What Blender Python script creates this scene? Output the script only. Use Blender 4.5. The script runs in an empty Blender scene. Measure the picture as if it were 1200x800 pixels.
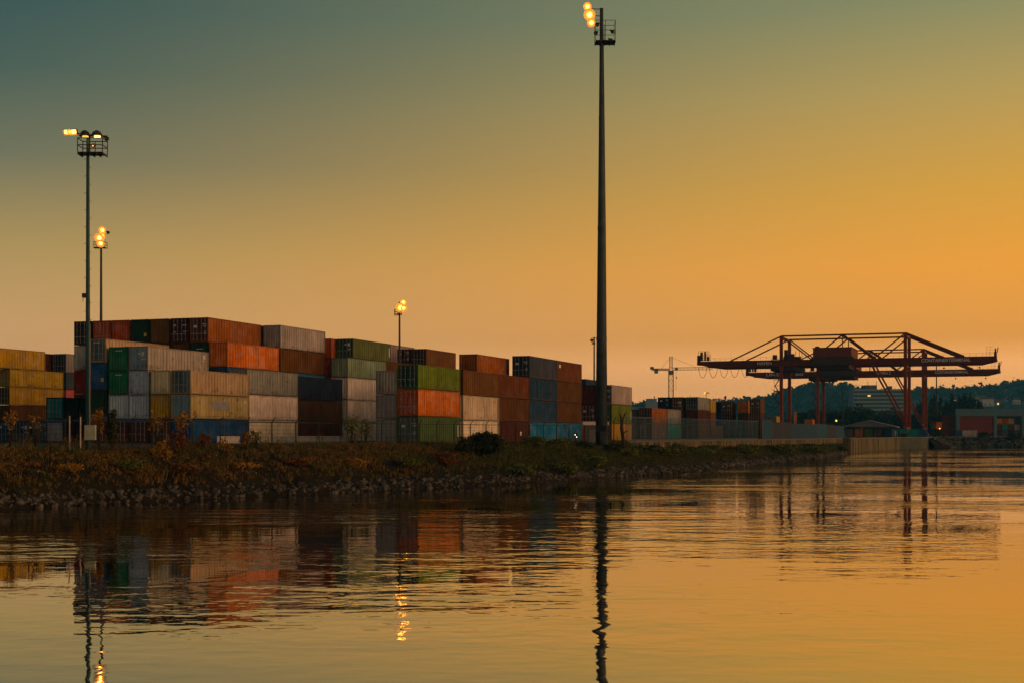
import bpy, bmesh, math, random
from mathutils import Vector, Matrix, noise
R = math.radians
scene = bpy.context.scene
COL = scene.collection
rng = random.Random(7)

# ------------------------------------------------------------------ camera numbers
F, CX, HY, EYE = 1600.0, 600.0, 508.0, 5.0          # focal length in pixels of the 1200 px frame
WATER_Z, LAND_Z = 0.5, 4.0
def at(px, py, Y):
    return Vector(((px-CX)/F*Y, Y, EYE+(HY-py)/F*Y))
def xat(px, Y): return (px-CX)/F*Y
def zat(py, Y): return EYE+(HY-py)/F*Y

# ------------------------------------------------------------------ mesh builder
class MB:
    def __init__(s): s.v=[]; s.f=[]; s.m=[]
    def face(s, pts, mi=0):
        b=len(s.v); s.v.extend([tuple(p) for p in pts]); s.f.append(tuple(range(b,b+len(pts)))); s.m.append(mi)
    def box(s, x0,x1,y0,y1,z0,z1, mi=0, M=None):
        c=[Vector((x,y,z)) for z in (z0,z1) for y in (y0,y1) for x in (x0,x1)]
        if M: c=[M@p for p in c]
        b=len(s.v); s.v.extend([tuple(p) for p in c])
        for q in ((0,2,3,1),(4,5,7,6),(0,1,5,4),(2,6,7,3),(0,4,6,2),(1,3,7,5)):
            s.f.append(tuple(b+i for i in q)); s.m.append(mi)
    def bar(s, p, q, w, h=None, mi=0):
        p=Vector(p); q=Vector(q); h=h or w; d=(q-p); L=d.length
        if L<1e-6: return
        d/=L; up=Vector((0,0,1)) if abs(d.z)<0.95 else Vector((0,1,0))
        a=d.cross(up).normalized(); b2=a.cross(d)
        c=[]
        for e in (p,q):
            for sa,sb in ((-1,-1),(1,-1),(1,1),(-1,1)): c.append(e+a*sa*w/2+b2*sb*h/2)
        b=len(s.v); s.v.extend([tuple(x) for x in c])
        for f in ((3,2,1,0),(4,5,6,7),(0,1,5,4),(1,2,6,5),(2,3,7,6),(3,0,4,7)):
            s.f.append(tuple(b+i for i in f)); s.m.append(mi)
    def tube(s, pts, rads, n=8, mi=0, cap=True):
        pts=[Vector(p) for p in pts]
        if not isinstance(rads,(list,tuple)): rads=[rads]*len(pts)
        rings=[]
        for i,p in enumerate(pts):
            d=(pts[min(i+1,len(pts)-1)]-pts[max(i-1,0)]).normalized()
            up=Vector((0,0,1)) if abs(d.z)<0.95 else Vector((0,1,0))
            a=d.cross(up).normalized(); b2=a.cross(d)
            rings.append(len(s.v))
            for k in range(n):
                t=2*math.pi*k/n
                s.v.append(tuple(p+(a*math.cos(t)+b2*math.sin(t))*rads[i]))
        for i in range(len(pts)-1):
            for k in range(n):
                k2=(k+1)%n
                s.f.append((rings[i]+k,rings[i]+k2,rings[i+1]+k2,rings[i+1]+k)); s.m.append(mi)
        if cap:
            s.f.append(tuple(rings[0]+k for k in range(n))[::-1]); s.m.append(mi)
            s.f.append(tuple(rings[-1]+k for k in range(n))); s.m.append(mi)
    def leaf(s, c, r, size, mi=0, rg=rng):
        """one small folded leaf clump"""
        n=Vector((rg.gauss(0,1),rg.gauss(0,1),rg.gauss(0,1)))
        if n.length<1e-4: n=Vector((0,0,1))
        n.normalize(); a=n.orthogonal().normalized()
        a=(Matrix.Rotation(rg.uniform(0,6.28),3,n)@a); b2=n.cross(a)
        k=size*rg.uniform(.6,1.3)
        s.face([c-a*k*.5-b2*k*.2, c+b2*k*.45*rg.uniform(.7,1.2)-a*k*.05, c+a*k*.5+n*k*.15, c-b2*k*.4], mi)
    def mesh(s, name, mats, smooth=False):
        me=bpy.data.meshes.new(name); me.from_pydata(s.v,[],s.f); 
        for m in mats: me.materials.append(m)
        if len(mats)>1: me.polygons.foreach_set('material_index', s.m)
        if smooth: me.polygons.foreach_set('use_smooth',[True]*len(s.f))
        me.update(); return me
    def build(s, name, mats, parent=None, smooth=False, loc=None):
        if not isinstance(mats,(list,tuple)): mats=[mats]
        return link(name, s.mesh(name,mats,smooth), parent, loc)

def link(name, data, parent=None, loc=None):
    o=bpy.data.objects.new(name,data); COL.objects.link(o)
    if parent is not None: o.parent=parent
    if loc is not None: o.location=loc
    return o
def tag(o, label=None, cat=None, group=None, kind=None):
    if label: o['label']=label
    if cat: o['category']=cat
    if group: o['group']=group
    if kind: o['kind']=kind
    return o
def thing(name, label, cat, loc=(0,0,0), rz=0.0, group=None):
    o=link(name,None,None,loc); o.rotation_euler=(0,0,rz); o.empty_display_size=.5
    return tag(o,label,cat,group)
def dup(root, loc=None, rz=None, label=None):
    r=root.copy(); COL.objects.link(r)
    if loc is not None: r.location=loc
    if rz is not None: r.rotation_euler=(0,0,rz)
    if label: r['label']=label
    for ch in list(root.children):
        c=ch.copy(); COL.objects.link(c); c.parent=r
        for g in list(ch.children):
            d=g.copy(); COL.objects.link(d); d.parent=c
    return r

# ------------------------------------------------------------------ materials
def newmat(name):
    m=bpy.data.materials.new(name); m.use_nodes=True
    nt=m.node_tree; return m, nt, nt.nodes['Principled BSDF']
def N(nt, typ, **kw):
    n=nt.nodes.new(typ)
    for k,v in kw.items(): setattr(n,k,v)
    return n
def simple(name, col, rough=.6, var=.25, scale=3.0, metal=0.0, col2=None, bump=0.0, detail=6, spec=.08):
    m,nt,p=newmat(name)
    tc=N(nt,'ShaderNodeTexCoord'); nz=N(nt,'ShaderNodeTexNoise')
    nz.inputs['Scale'].default_value=scale; nz.inputs['Detail'].default_value=detail; nz.inputs['Roughness'].default_value=.65
    nt.links.new(tc.outputs['Object'],nz.inputs['Vector'])
    mr=N(nt,'ShaderNodeMapRange'); mr.inputs[1].default_value=.3; mr.inputs[2].default_value=.7
    nt.links.new(nz.outputs[0],mr.inputs[0])
    mx=N(nt,'ShaderNodeMix',data_type='RGBA')
    c1=tuple(c*(1-var) for c in col)+(1,); c2=(tuple(col2) if col2 else tuple(min(1,c*(1+var)) for c in col))+(1,)
    mx.inputs[6].default_value=c1; mx.inputs[7].default_value=c2
    nt.links.new(mr.outputs[0],mx.inputs[0]); nt.links.new(mx.outputs[2],p.inputs['Base Color'])
    p.inputs['Roughness'].default_value=rough; p.inputs['Metallic'].default_value=metal*.5; p.inputs['Specular IOR Level'].default_value=spec
    if bump:
        b=N(nt,'ShaderNodeBump'); b.inputs['Distance'].default_value=bump
        nt.links.new(nz.outputs[0],b.inputs['Height']); nt.links.new(b.outputs[0],p.inputs['Normal'])
    return m
def emit(name,col,strength):
    m,nt,p=newmat(name)
    p.inputs['Base Color'].default_value=(.8,.7,.5,1)
    p.inputs['Emission Color'].default_value=col+(1,); p.inputs['Emission Strength'].default_value=strength
    return m
def leafmat(name, stops, rough=.7):
    """leaf colour varies clump by clump"""
    m,nt,p=newmat(name)
    g=N(nt,'ShaderNodeNewGeometry'); r=N(nt,'ShaderNodeValToRGB')
    while len(r.color_ramp.elements)<len(stops): r.color_ramp.elements.new(.5)
    for e,(t,c) in zip(r.color_ramp.elements,stops): e.position=t; e.color=c+(1,)
    nt.links.new(g.outputs['Random Per Island'],r.inputs[0]); nt.links.new(r.outputs[0],p.inputs['Base Color'])
    p.inputs['Roughness'].default_value=rough; p.inputs['Specular IOR Level'].default_value=.04
    return m

def paintmat():
    """container paint: the colour is each object's own; rust, fading and run marks vary from one to the next"""
    m,nt,p=newmat('container_paint'); L=nt.links.new
    oi=N(nt,'ShaderNodeObjectInfo'); tc=N(nt,'ShaderNodeTexCoord')
    sc=N(nt,'ShaderNodeVectorMath',operation='SCALE'); sc.inputs[3].default_value=1
    cmb=N(nt,'ShaderNodeCombineXYZ'); mul=N(nt,'ShaderNodeMath',operation='MULTIPLY'); mul.inputs[1].default_value=97
    L(oi.outputs['Random'],mul.inputs[0]); 
    for i in range(3): L(mul.outputs[0],cmb.inputs[i])
    add=N(nt,'ShaderNodeVectorMath',operation='ADD'); L(tc.outputs['Object'],add.inputs[0]); L(cmb.outputs[0],add.inputs[1])
    def nz(scale,detail,vecscale=None):
        n=N(nt,'ShaderNodeTexNoise'); n.inputs['Scale'].default_value=scale; n.inputs['Detail'].default_value=detail
        n.inputs['Roughness'].default_value=.65
        if vecscale:
            mp=N(nt,'ShaderNodeMapping'); mp.inputs['Scale'].default_value=vecscale; L(add.outputs[0],mp.inputs[0]); L(mp.outputs[0],n.inputs['Vector'])
        else: L(add.outputs[0],n.inputs['Vector'])
        return n
    def rng_(src,a,b,c=0,d=1):
        r=N(nt,'ShaderNodeMapRange'); 
        for i,v in enumerate((a,b,c,d)): r.inputs[i+1].default_value=v
        L(src,r.inputs[0]); return r.outputs[0]
    fade=nz(.35,4); streak=nz(1.0,5,(3.2,3.2,.16)); rust=nz(1.3,9); patch=nz(.55,2,(1,1,1.6))
    v=N(nt,'ShaderNodeHueSaturation'); L(oi.outputs['Color'],v.inputs['Color'])
    a=N(nt,'ShaderNodeMath',operation='MULTIPLY'); L(rng_(fade.outputs[0],.3,.7,.70,1.2),a.inputs[0]); L(rng_(streak.outputs[0],.35,.68,.70,1.14),a.inputs[1])
    L(a.outputs[0],v.inputs['Value']); L(rng_(patch.outputs[0],.4,.7,1.05,.8),v.inputs['Saturation'])
    sx=N(nt,'ShaderNodeSeparateXYZ'); L(tc.outputs['Object'],sx.inputs[0])
    low=rng_(sx.outputs[2],.1,1.0,.11,0)
    su=N(nt,'ShaderNodeMath',operation='ADD'); L(rust.outputs[0],su.inputs[0]); L(low,su.inputs[1])
    st=N(nt,'ShaderNodeMath',operation='MULTIPLY'); L(rng_(su.outputs[0],.57,.70),st.inputs[0])
    rr=N(nt,'ShaderNodeMath',operation='FRACT'); m7=N(nt,'ShaderNodeMath',operation='MULTIPLY'); m7.inputs[1].default_value=7.31
    L(oi.outputs['Random'],m7.inputs[0]); L(m7.outputs[0],rr.inputs[0]); L(rng_(rr.outputs[0],0,1,.15,.85),st.inputs[1])
    mx=N(nt,'ShaderNodeMix',data_type='RGBA'); L(st.outputs[0],mx.inputs[0]); L(v.outputs[0],mx.inputs[6]); mx.inputs[7].default_value=(.10,.042,.018,1)
    L(mx.outputs[2],p.inputs['Base Color']); p.inputs['Roughness'].default_value=.7; p.inputs['Specular IOR Level'].default_value=.05
    return m
PAINT=paintmat()
STEEL=simple('galvanised_steel',(.26,.27,.27),.5,.2,4,.3)
DARKSTEEL=simple('dark_steel',(.035,.037,.036),.55,.3,3)
PLATE=simple('white_plate',(.5,.49,.46),.6,.15,5)
YPLATE=simple('yellow_plate',(.55,.38,.03),.6,.15,5)
CRANE_RED=simple('crane_red',(.11,.015,.006),.5,.3,.6)
CRANE_DARK=simple('crane_machinery',(.055,.03,.025),.6,.3,1.0)
LETTER=simple('lettering_white',(.62,.60,.60),.6,.15,3)
CONC=simple('concrete',(.10,.088,.07),.85,.35,.8,bump=.03)
# ------------------------------------------------------------------ shipping containers
PHI=R(19.5); GX,GY=-10.1,147.0
U2=(math.sin(PHI),math.cos(PHI)); V2=(math.cos(PHI),-math.sin(PHI))
CW=2.438; HS,HH=2.59,2.896; L40,L20=12.19,6.06
def yard(u,v,z=0): return Vector((GX+u*U2[0]+v*V2[0], GY+u*U2[1]+v*V2[1], z))
def solve_v(px,u):
    t=(px-CX)/F; a=GX+u*U2[0]; b=GY+u*U2[1]
    return (t*b-a)/(V2[0]-t*V2[1])
def solve_u(px,v):
    t=(px-CX)/F; a=GX+v*V2[0]; b=GY+v*V2[1]
    return (t*b-a)/(U2[0]-t*U2[1])
def solve_uv(px,Y):
    dx=xat(px,Y)-GX; dy=Y-GY
    return dx*U2[0]+dy*U2[1], dx*V2[0]+dy*V2[1]

_cm={}
def corr(m, p0, p1, depthdir, z0, z1, pitch, depth):
    """corrugated sheet between two ground points"""
    p0=Vector(p0); p1=Vector(p1); d=p1-p0; L=d.length; d/=L
    n=max(1,round(L/pitch)); q=L/n; prof=[]
    for i in range(n):
        s=i*q
        prof+= [(s,0),(s+q*.36,0),(s+q*.5,1),(s+q*.86,1)]
    prof.append((L,0))
    dd=Vector(depthdir)*depth
    for (s0,a),(s1,b) in zip(prof,prof[1:]):
        A=p0+d*s0+dd*a; B=p0+d*s1+dd*b
        m.face([(A.x,A.y,z0),(B.x,B.y,z0),(B.x,B.y,z1),(A.x,A.y,z1)])
def body_mesh(L,H,door):
    k=('b',L,H,door)
    if k in _cm: return _cm[k]
    m=MB(); z0,z1=.17,H-.13
    corr(m,(.16,.02),(L-.16,.02),(0,1),z0,z1,.60,.09)
    corr(m,(L-.16,CW-.02),(.16,CW-.02),(0,-1),z0,z1,.60,.09)
    corr(m,(L-.02,.16),(L-.02,CW-.16),(-1,0),z0,z1,.3,.05)
    if not door: corr(m,(.02,CW-.16),(.02,.16),(1,0),z0,z1,.36,.075)
    else: m.face([(.09,CW-.1,z0),(.09,.1,z0),(.09,.1,z1),(.09,CW-.1,z1)])
    n=int(L/.6)
    for i in range(n):                                   # pressed roof
        a=.1+(L-.2)*i/n; b=.1+(L-.2)*(i+1)/n; c=a+(b-a)*.5; h=H-.035
        m.face([(a,.07,h),(c,.07,h),(c,CW-.07,h),(a,CW-.07,h)])
        m.face([(c,.07,h-.02),(b,.07,h-.02),(b,CW-.07,h-.02),(c,CW-.07,h-.02)])
    m.face([(.1,CW-.08,.15),(L-.1,CW-.08,.15),(L-.1,.08,.15),(.1,.08,.15)])
    _cm[k]=m.mesh('container_body',[PAINT]); return _cm[k]
def frame_mesh(L,H):
    k=('f',L,H)
    if k in _cm: return _cm[k]
    m=MB(); p=.15
    for x in (0,L-p):
        for y in (0,CW-p): m.box(x,x+p,y,y+p,.12,H-.12)
    for y in (0.003,CW-.083):
        m.box(p,L-p,y,y+.08,H-.14,H-.01); m.box(p,L-p,y,y+.08,.03,.18)
    for x in (0.003,L-.083):
        m.box(x,x+.08,p,CW-p,H-.14,H-.01); m.box(x,x+.08,p,CW-p,.03,.18)
    for x in (-.004,L-.174):
        for y in (-.004,CW-.158):
            for z in (0,H-.118): m.box(x,x+.178,y,y+.162,z,z+.118)
    _cm[k]=m.mesh('container_frame',[PAINT]); return _cm[k]
def door_mesh(H,side):
    k=('d',H,side)
    if k in _cm: return _cm[k]
    m=MB(); a,b=(.15,CW/2-.012) if side else (CW/2+.012,CW-.15); z0,z1=.18,H-.14
    m.box(.035,.07,a,b,z0,z1)
    n=5
    for i in range(n):                                   # pressed panels
        za=z0+.12+(z1-z0-.2)*i/n; zb=za+(z1-z0-.2)/n-.09
        m.box(.012,.035,a+.09,b-.09,za,zb)
    for y in (a,b-.05): m.box(.008,.035,y,y+.05,z0,z1)
    _cm[k]=m.mesh('container_door',[PAINT]); return _cm[k]
def lock_mesh(H,y):
    k=('l',H,round(y,3))
    if k in _cm: return _cm[k]
    m=MB(); m.tube([(-.02,y,.2),(-.02,y,H-.16)],.02,6)
    for z in (.35,H*.33,H*.62,H-.35): m.box(-.03,.012,y-.05,y+.05,z-.04,z+.04)
    m.box(-.05,-.02,y-.02,y+.36,.98,1.04)
    _cm[k]=m.mesh('locking_bar',[STEEL]); return _cm[k]
def mark_mesh(kind):
    k=('m',kind)
    if k in _cm: return _cm[k]
    m=MB(); x=-.012
    def r(y0,y1,z0,z1,mi=0): m.box(x,x+.02,y0,y1,z0,z1,mi)
    if kind=='white':
        for i in range(5): r(.28+.11*i,.36+.11*i,2.05,2.16)
        for i in range(3): r(.28+.14*i,.38+.14*i,1.82,1.92)
        r(1.5,1.95,1.7,1.98); r(.3,.55,1.2,1.26); r(.3,.6,1.05,1.11); r(.3,.5,.9,.96)
    elif kind=='yellow':
        r(1.75,2.1,1.95,2.15,1); r(1.75,2.1,1.2,1.32,1)
        for i in range(5): r(.28+.12*i,.37+.12*i,2.0,2.1)
        for i in range(4): r(.28+.12*i,.37+.12*i,1.25,1.33)
    elif kind=='patch': r(.3,.62,.85,1.25,1)
    elif kind=='logo':
        r(.45,.8,1.55,2.0); r(.95,1.25,1.72,1.9)
        for i in range(4): r(.32+.13*i,.42+.13*i,1.15,1.27)
    elif kind=='bar': r(.75,1.6,2.12,2.2)
    _cm[k]=m.mesh('marking',[PLATE,YPLATE]); return _cm[k]
def sidemark_mesh(L,kind):
    k=('s',L,kind)
    if k in _cm: return _cm[k]
    m=MB(); y=-.006
    if kind=='stripe': m.box(L-.75,L-.5,y,y+.03,.7,2.0)
    elif kind=='square': m.box(.9,1.7,y,y+.03,1.9,2.35)
    elif kind=='end': m.box(L-1.2,L-.75,y,y+.03,1.75,2.2); m.box(L-1.2,L-.9,y,y+.03,1.45,1.6)
    elif kind=='spot': m.box(L*.7,L*.7+.5,y,y+.03,.8,1.3)
    elif kind=='greypatch': m.box(L*.36,L*.64,y,y+.03,1.0,1.95,1); m.box(L-1.2,L-.8,y,y+.03,1.85,2.15)
    elif kind=='panel': m.box(L*.34,L*.62,y,y+.03,.75,2.0)
    _cm[k]=m.mesh('marking',[PLATE,simple('faded_patch',(.22,.22,.23),.8,.2,1)]); return _cm[k]
def tarp_mesh(L,H):
    k=('t',L,H)
    if k in _cm: return _cm[k]
    m=MB()
    n=int(L/.6)
    for i in range(n):
        a=-.03+(L+.06)*i/n; b=-.03+(L+.06)*(i+1)/n; dz=.02*math.sin(i*2.1)
        m.box(a,b,-.03,CW+.03,H-.30+dz,H-.002+.0*dz)
    _cm[k]=m.mesh('tarpaulin',[simple('blue_tarpaulin',(.03,.08,.22),.6,.3,2)]); return _cm[k]

COLS=dict(white=(.80,.67,.53),cream=(.60,.46,.29),beige=(.46,.33,.14),tan=(.43,.31,.17),grey=(.25,.235,.215),warmgrey=(.36,.31,.26),
 lightgrey=(.40,.37,.34),slate=(.085,.115,.125),darkgrey=(.09,.085,.08),navy=(.014,.024,.05),bluegrey=(.05,.058,.085),midblue=(.014,.048,.10),
 blue=(.016,.075,.20),lightblue=(.018,.15,.30),steelblue=(.14,.25,.32),paleblue=(.36,.48,.56),teal=(.012,.20,.19),green=(.012,.15,.055),
 lime=(.115,.165,.006),darkgreen=(.012,.045,.026),palegreen=(.21,.27,.17),olive=(.11,.14,.035),olivegreen=(.06,.11,.035),
 burnt=(.29,.082,.006),orange=(.50,.130,.001),redorange=(.40,.066,.010),brown=(.105,.040,.006),rust=(.135,.038,.005),tanbrown=(.15,.062,.011),darkbrown=(.085,.035,.016),
 maroon=(.075,.017,.010),darkmaroon=(.040,.010,.013),red=(.30,.028,.008),pink=(.55,.12,.12),yellow=(.42,.25,.010),ochre=(.36,.22,.02),
 mauve=(.15,.085,.07),black=(.02,.02,.022),lilac=(.34,.24,.24))
NCONT=[0]
HIDDEN_LABEL='brown container buried inside the stacks behind the front row'
def container(u,v,z,color,H,L,label,door=None,mark=None,smark=None,tarp=False,group='containers stacked in the terminal yard',p=None,rz=None):
    p=yard(u,v,z) if p is None else p; NCONT[0]+=1
    t=thing('shipping_container',label,'container',p,math.pi/2-PHI if rz is None else rz,group)
    c=COLS[color]; j=lambda c: tuple(x*rng.uniform(.93,1.07) for x in c)+(1,)
    cc=j(c)
    o=link('body',body_mesh(L,H,bool(door)),t); o.color=cc
    o=link('frame',frame_mesh(L,H),t); o.color=tuple(x*.72 for x in cc[:3])+(1,)
    if door:
        dc=j(COLS[door]) if isinstance(door,str) else cc
        for s in (0,1):
            d=link('door',door_mesh(H,s),t); d.color=dc
            a,b=(.15,CW/2-.012) if s else (CW/2+.012,CW-.15)
            for y in (a+.28,b-.28): link('locking_bar',lock_mesh(H,y),d)
    if mark: link('marking',mark_mesh(mark),t)
    if smark: link('marking',sidemark_mesh(L,smark),t)
    if tarp: link('tarpaulin',tarp_mesh(L,H),t)
    return t
GAP=.045
def stack(px, items, u=None, Y=None, v=None, z=LAND_Z+.012):
    """one stack; px is where the near upright edge between end and long side shows. items bottom to top:
    (colour, 'S'|'H', label or None when hidden, options)"""
    if u is not None: v=solve_v(px,u)
    elif Y is not None: u,v=solve_uv(px,Y)
    else: u=solve_u(px,v)
    top=yard(u,v)
    for it in items:
        col,h,label=it[0],it[1],it[2]; o=dict(it[3]) if len(it)>3 else {}
        H=HS if h=='S' else HH; L=L20 if o.pop('L',40)==20 else L40; du=o.pop('du',0)
        hid=label is None
        container(u+du,v,z,col,H,L,HIDDEN_LABEL if hid else label,group='containers hidden inside the stacks' if hid else 'containers stacked in the terminal yard',**o)
        z+=H+GAP
    e=yard(u+L40,v)
    print('stack px %.1f Y %.1f u %.1f v %.1f  far px %.1f top y %.1f'%(px,top.y,u,v,CX+F*e.x/e.y,HY-(z-EYE)*F/top.y))
    return u,v
HID=('brown','H',None); HIDS=('brown','S',None)

# --- front left bay -------------------------------------------------------
UF=-8.8
stack(223.5,[('blue','S','blue container on the ground under two beige and tan ones, behind the orange bushes'),
  ('beige','S','rust-spotted beige container between a blue one below and a tan one above',dict(door='steelblue',smark='greypatch')),
  ('tan','S','tan container with slate doors on top of a rust-spotted beige one',dict(door='slate'))],u=UF)
stack(199.3,[('rust','S','rust red container end on the ground right of the maroon ends, behind bushes',dict(door=True)),
  ('ochre','S','mustard yellow container end under a pinkish white one'),
  ('cream','S','pinkish white container end with a dark lower edge, above the mustard yellow one')],u=UF)
stack(173.2,[('maroon','S','maroon container under a blue tarpaulin, below the right one of two pale blue ends',dict(door=True,tarp=True)),
  ('paleblue','S','rusty pale blue container end below the light blue doors with rust stains'),
  ('paleblue','S','light blue container doors with rust stains, beside the lower bright green end',dict(door=True)),
  ('warmgrey','S','long grey white container with blue grey doors, topping the pale blue stack',dict(door='steelblue',mark='logo',smark='end'))],u=UF)
stack(149.6,[('maroon','S','maroon container under a blue tarpaulin, below the two bright green ends',dict(door=True,tarp=True)),
  ('paleblue','S','pale blue container end directly below the two bright green ends'),
  ('green','S','lower one of the two bright green container ends',dict(mark='bar')),
  ('green','S','upper one of the two bright green container ends, under the tan long side',dict(mark='bar'))],u=UF)
stack(124,[('maroon','H','maroon container with blue tarpaulin behind the autumn saplings',dict(door=True,tarp=True)),
  ('darkgreen','H','dark green container end under the deep blue one beside the lamp mast'),
  ('blue','H','deep blue container end with an orange sticker beside the lamp mast',dict(mark='patch')),
  ('tan','S','tan sided container with slate end and white bar, above the deep blue one',dict(door='slate',mark='bar'))],u=UF)
stack(289.5,[('white','S','white container on the ground behind the fence, lowest of a white pair'),
  ('white','H','pinkish white container between the white one on the ground and the grey one'),
  ('grey','H','plain grey container topping the two pinkish white ones behind the fence')],v=solve_v(223.5,UF)-.15)
stack(349.5,[('maroon','S','dark maroon container on the ground left of the white stack with climbing weeds'),
  ('darkbrown','S','dark brown container between a maroon one and a navy one'),
  ('navy','H','navy container long side topping the two dark maroon brown ones')],v=solve_v(223.5,UF)-.25)
# --- row of high stacks behind -------------------------------------------
UB=4.1
stack(266.5,[HID,('navy','H','dark navy container mostly hidden behind the tan one, under the bright orange stack'),('blue','H','blue container showing a narrow strip under the bright orange one'),
  ('orange','H','bright orange container with long sunlit side and darker red end')],u=UB)
stack(244,[HID,HID,HID,('darkgreen','H','dark green container end under the rust orange one with maroon doors',dict(mark='bar')),
  ('burnt','H','rust orange container with maroon doors at the peak of the tallest row',dict(door='maroon',mark='white',smark=None))],u=UB)
stack(221,[HID,HID,HID,('brown','H','orange brown container end peeking out under the black maroon doors'),
  ('darkmaroon','H','black maroon container doors with yellow labels in the top row',dict(door=True,mark='yellow'))],u=UB)
stack(197,[HID,HID,HID,HID,('tanbrown','H','golden brown container end in the top row between dark green and maroon ends')],u=UB)
stack(174,[HID,HID,HID,HID,('darkgreen','H','dark green container end with a yellow label in the top row',dict(mark='patch'))],u=UB)
stack(151,[HID,HID,HID,HID,('redorange','H','corrugated red orange container end in the top row beside the dark green one')],u=UB)
stack(129,[HID,HID,HID,HID,('redorange','H','red orange container doors in the top row just right of the lamp mast',dict(door=True))],u=UB)
stack(106.5,[HID,HID,('red','H','red container end left of the lamp mast, under the light grey one'),
  ('lightgrey','H','light grey container end left of the lamp mast, under the dark maroon corner one'),
  ('darkmaroon','H','dark maroon container at the left corner of the top row',dict(door=True))],u=UB)
# --- second bay of the high stacks ---------------------------------------
stack(328.7,[HID,HID,('lightblue','H','teal blue container showing only its upper edge above the navy one'),
  ('brown','H','brown container long side under the large grey one, right of bright orange'),
  ('warmgrey','H','large grey container with visible end, highest in the middle of the yard')],u=16.9)
stack(306.5,[HID,HID,HID,HID,('darkgrey','H','dark grey container end squeezed behind the rust orange one and the large grey one')],u=17.1)
stack(388,[HIDS,HID,HID,('red','S','red container strip left of the pale green one, below a red brown one'),
  ('redorange','S','red brown container end left of the dark green doors')],u=29)
stack(407.5,[('white','S','white container on the ground behind climbing weeds, lowest of three white ones'),
  ('white','H','white container in the middle of three, above climbing weeds'),
  ('white','H','white container directly under the pale green one'),
  ('palegreen','S','pale green container with grey green end under the dark green one',dict(door=None)),
  ('olive','S','olive green container with dark doors and white marks above the pale green one',dict(du=1.6,door='darkgreen',mark='logo',smark='stripe'))],u=28.6)
stack(448,[HID,HID,HID,('brown','S','orange brown container side peeking out right of the pale green one')],u=42.2)
stack(463,[HIDS,HIDS,HID,HID,('red','S','small red container end visible right of the olive green one')],u=58)
# maroon pair far behind
stack(481,[HIDS,HID,HID,HID,('darkmaroon','S','black maroon container end with faint marks, left one of a far pair',dict(door=True,mark='white'))],u=58)
stack(499.5,[HIDS,HID,HID,HID,('tanbrown','S','brown container with black maroon end on the skyline above the lime green one',dict(door='darkmaroon'))],u=58)
stack(448,[HID,HID,HID,HID,('lilac','H','lilac container edge on the skyline left of the slim lamp mast')],Y=206)
stack(464,[HID,HID,HID,HID,('lightgrey','H','pale grey container edge on the skyline behind the slim lamp mast')],Y=219)
stack(537,[HID,HID,HIDS,('lightgrey','S','light grey container edge between the brown skyline one and the red ended one')],Y=215)
# --- front right row -------------------------------------------------------
stack(464.6,[('grey','S','grey container doors on the ground left of the teal doors',dict(door=True)),
  ('grey','S','grey container doors directly above another pair of grey doors',dict(door=True)),
  ('warmgrey','S','corrugated grey container end topping two pairs of grey doors')],u=0)
V0=0.0
stack(490,[('olivegreen','H','olive container with teal doors and white rods on the ground, below bright orange',dict(door='slate',mark='white',smark='stripe',L=40)),
  ('orange','H','bright orange container with red doors between olive and lime green',dict(door='redorange')),
  ('lime','S','lime green container with dark green end on top of a bright orange one',dict(door='darkgreen'))],u=0)
stack(543,[('white','S','white container on the ground behind the large dark bush'),
  ('cream','H','cream white container between a white one and a brown one'),
  ('tanbrown','H','orange brown container on top of the cream white one')],v=V0)
stack(583.3,[('maroon','S','maroon brown container on the ground with a small white sticker',dict(smark='spot')),
  ('brown','H','brown container with a darker patched half, second from the ground'),
  ('rust','H','brown container topping a brown stack, directly left of the blue stack')],v=V0)
stack(620.5,[('lightblue','S','light blue container on the ground under three darker blue ones'),
  ('midblue','H','blue container second from the ground in the all blue stack'),
  ('midblue','H','dull blue container third from the ground in the all blue stack'),
  ('bluegrey','H','blue grey container with navy doors topping the all blue stack',dict(door='navy',mark='white'))],v=V0)
stack(653,[('lightblue','S','light blue container on the ground under three brown ones beside the high mast'),
  ('brown','H','brown container resting on the light blue one beside the high mast'),
  ('brown','H','middle one of three brown containers beside the high mast'),
  ('rust','H','topmost of three brown containers, with a white square mark',dict(smark='square'))],v=V0)
# behind the front right row
stack(559,[HIDS,HIDS,HID,('burnt','H','rust brown container with dark red end above the orange brown one')],u=26.5)
stack(686.5,[HIDS,HIDS,HIDS,('midblue','S','small blue container end peeking over the dark red ones')],Y=236)
stack(698,[('orange','S','orange container end half hidden by the grey kiosk'),
  ('maroon','H','maroon container doors with white marks left of the high mast',dict(door=True,mark='white')),
  ('maroon','H','dark red container end topping the maroon doors left of the high mast')],u=66)
stack(717,[('yellow','S','yellow container on the ground just right of the high mast',dict(door='darkgrey')),
  ('lime','H','light green container between yellow and grey just right of the high mast',dict(door='darkgreen',smark='stripe')),
  ('warmgrey','H','grey container topping the stack just right of the high mast',dict(door='navy',mark='white'))],u=66)
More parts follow.
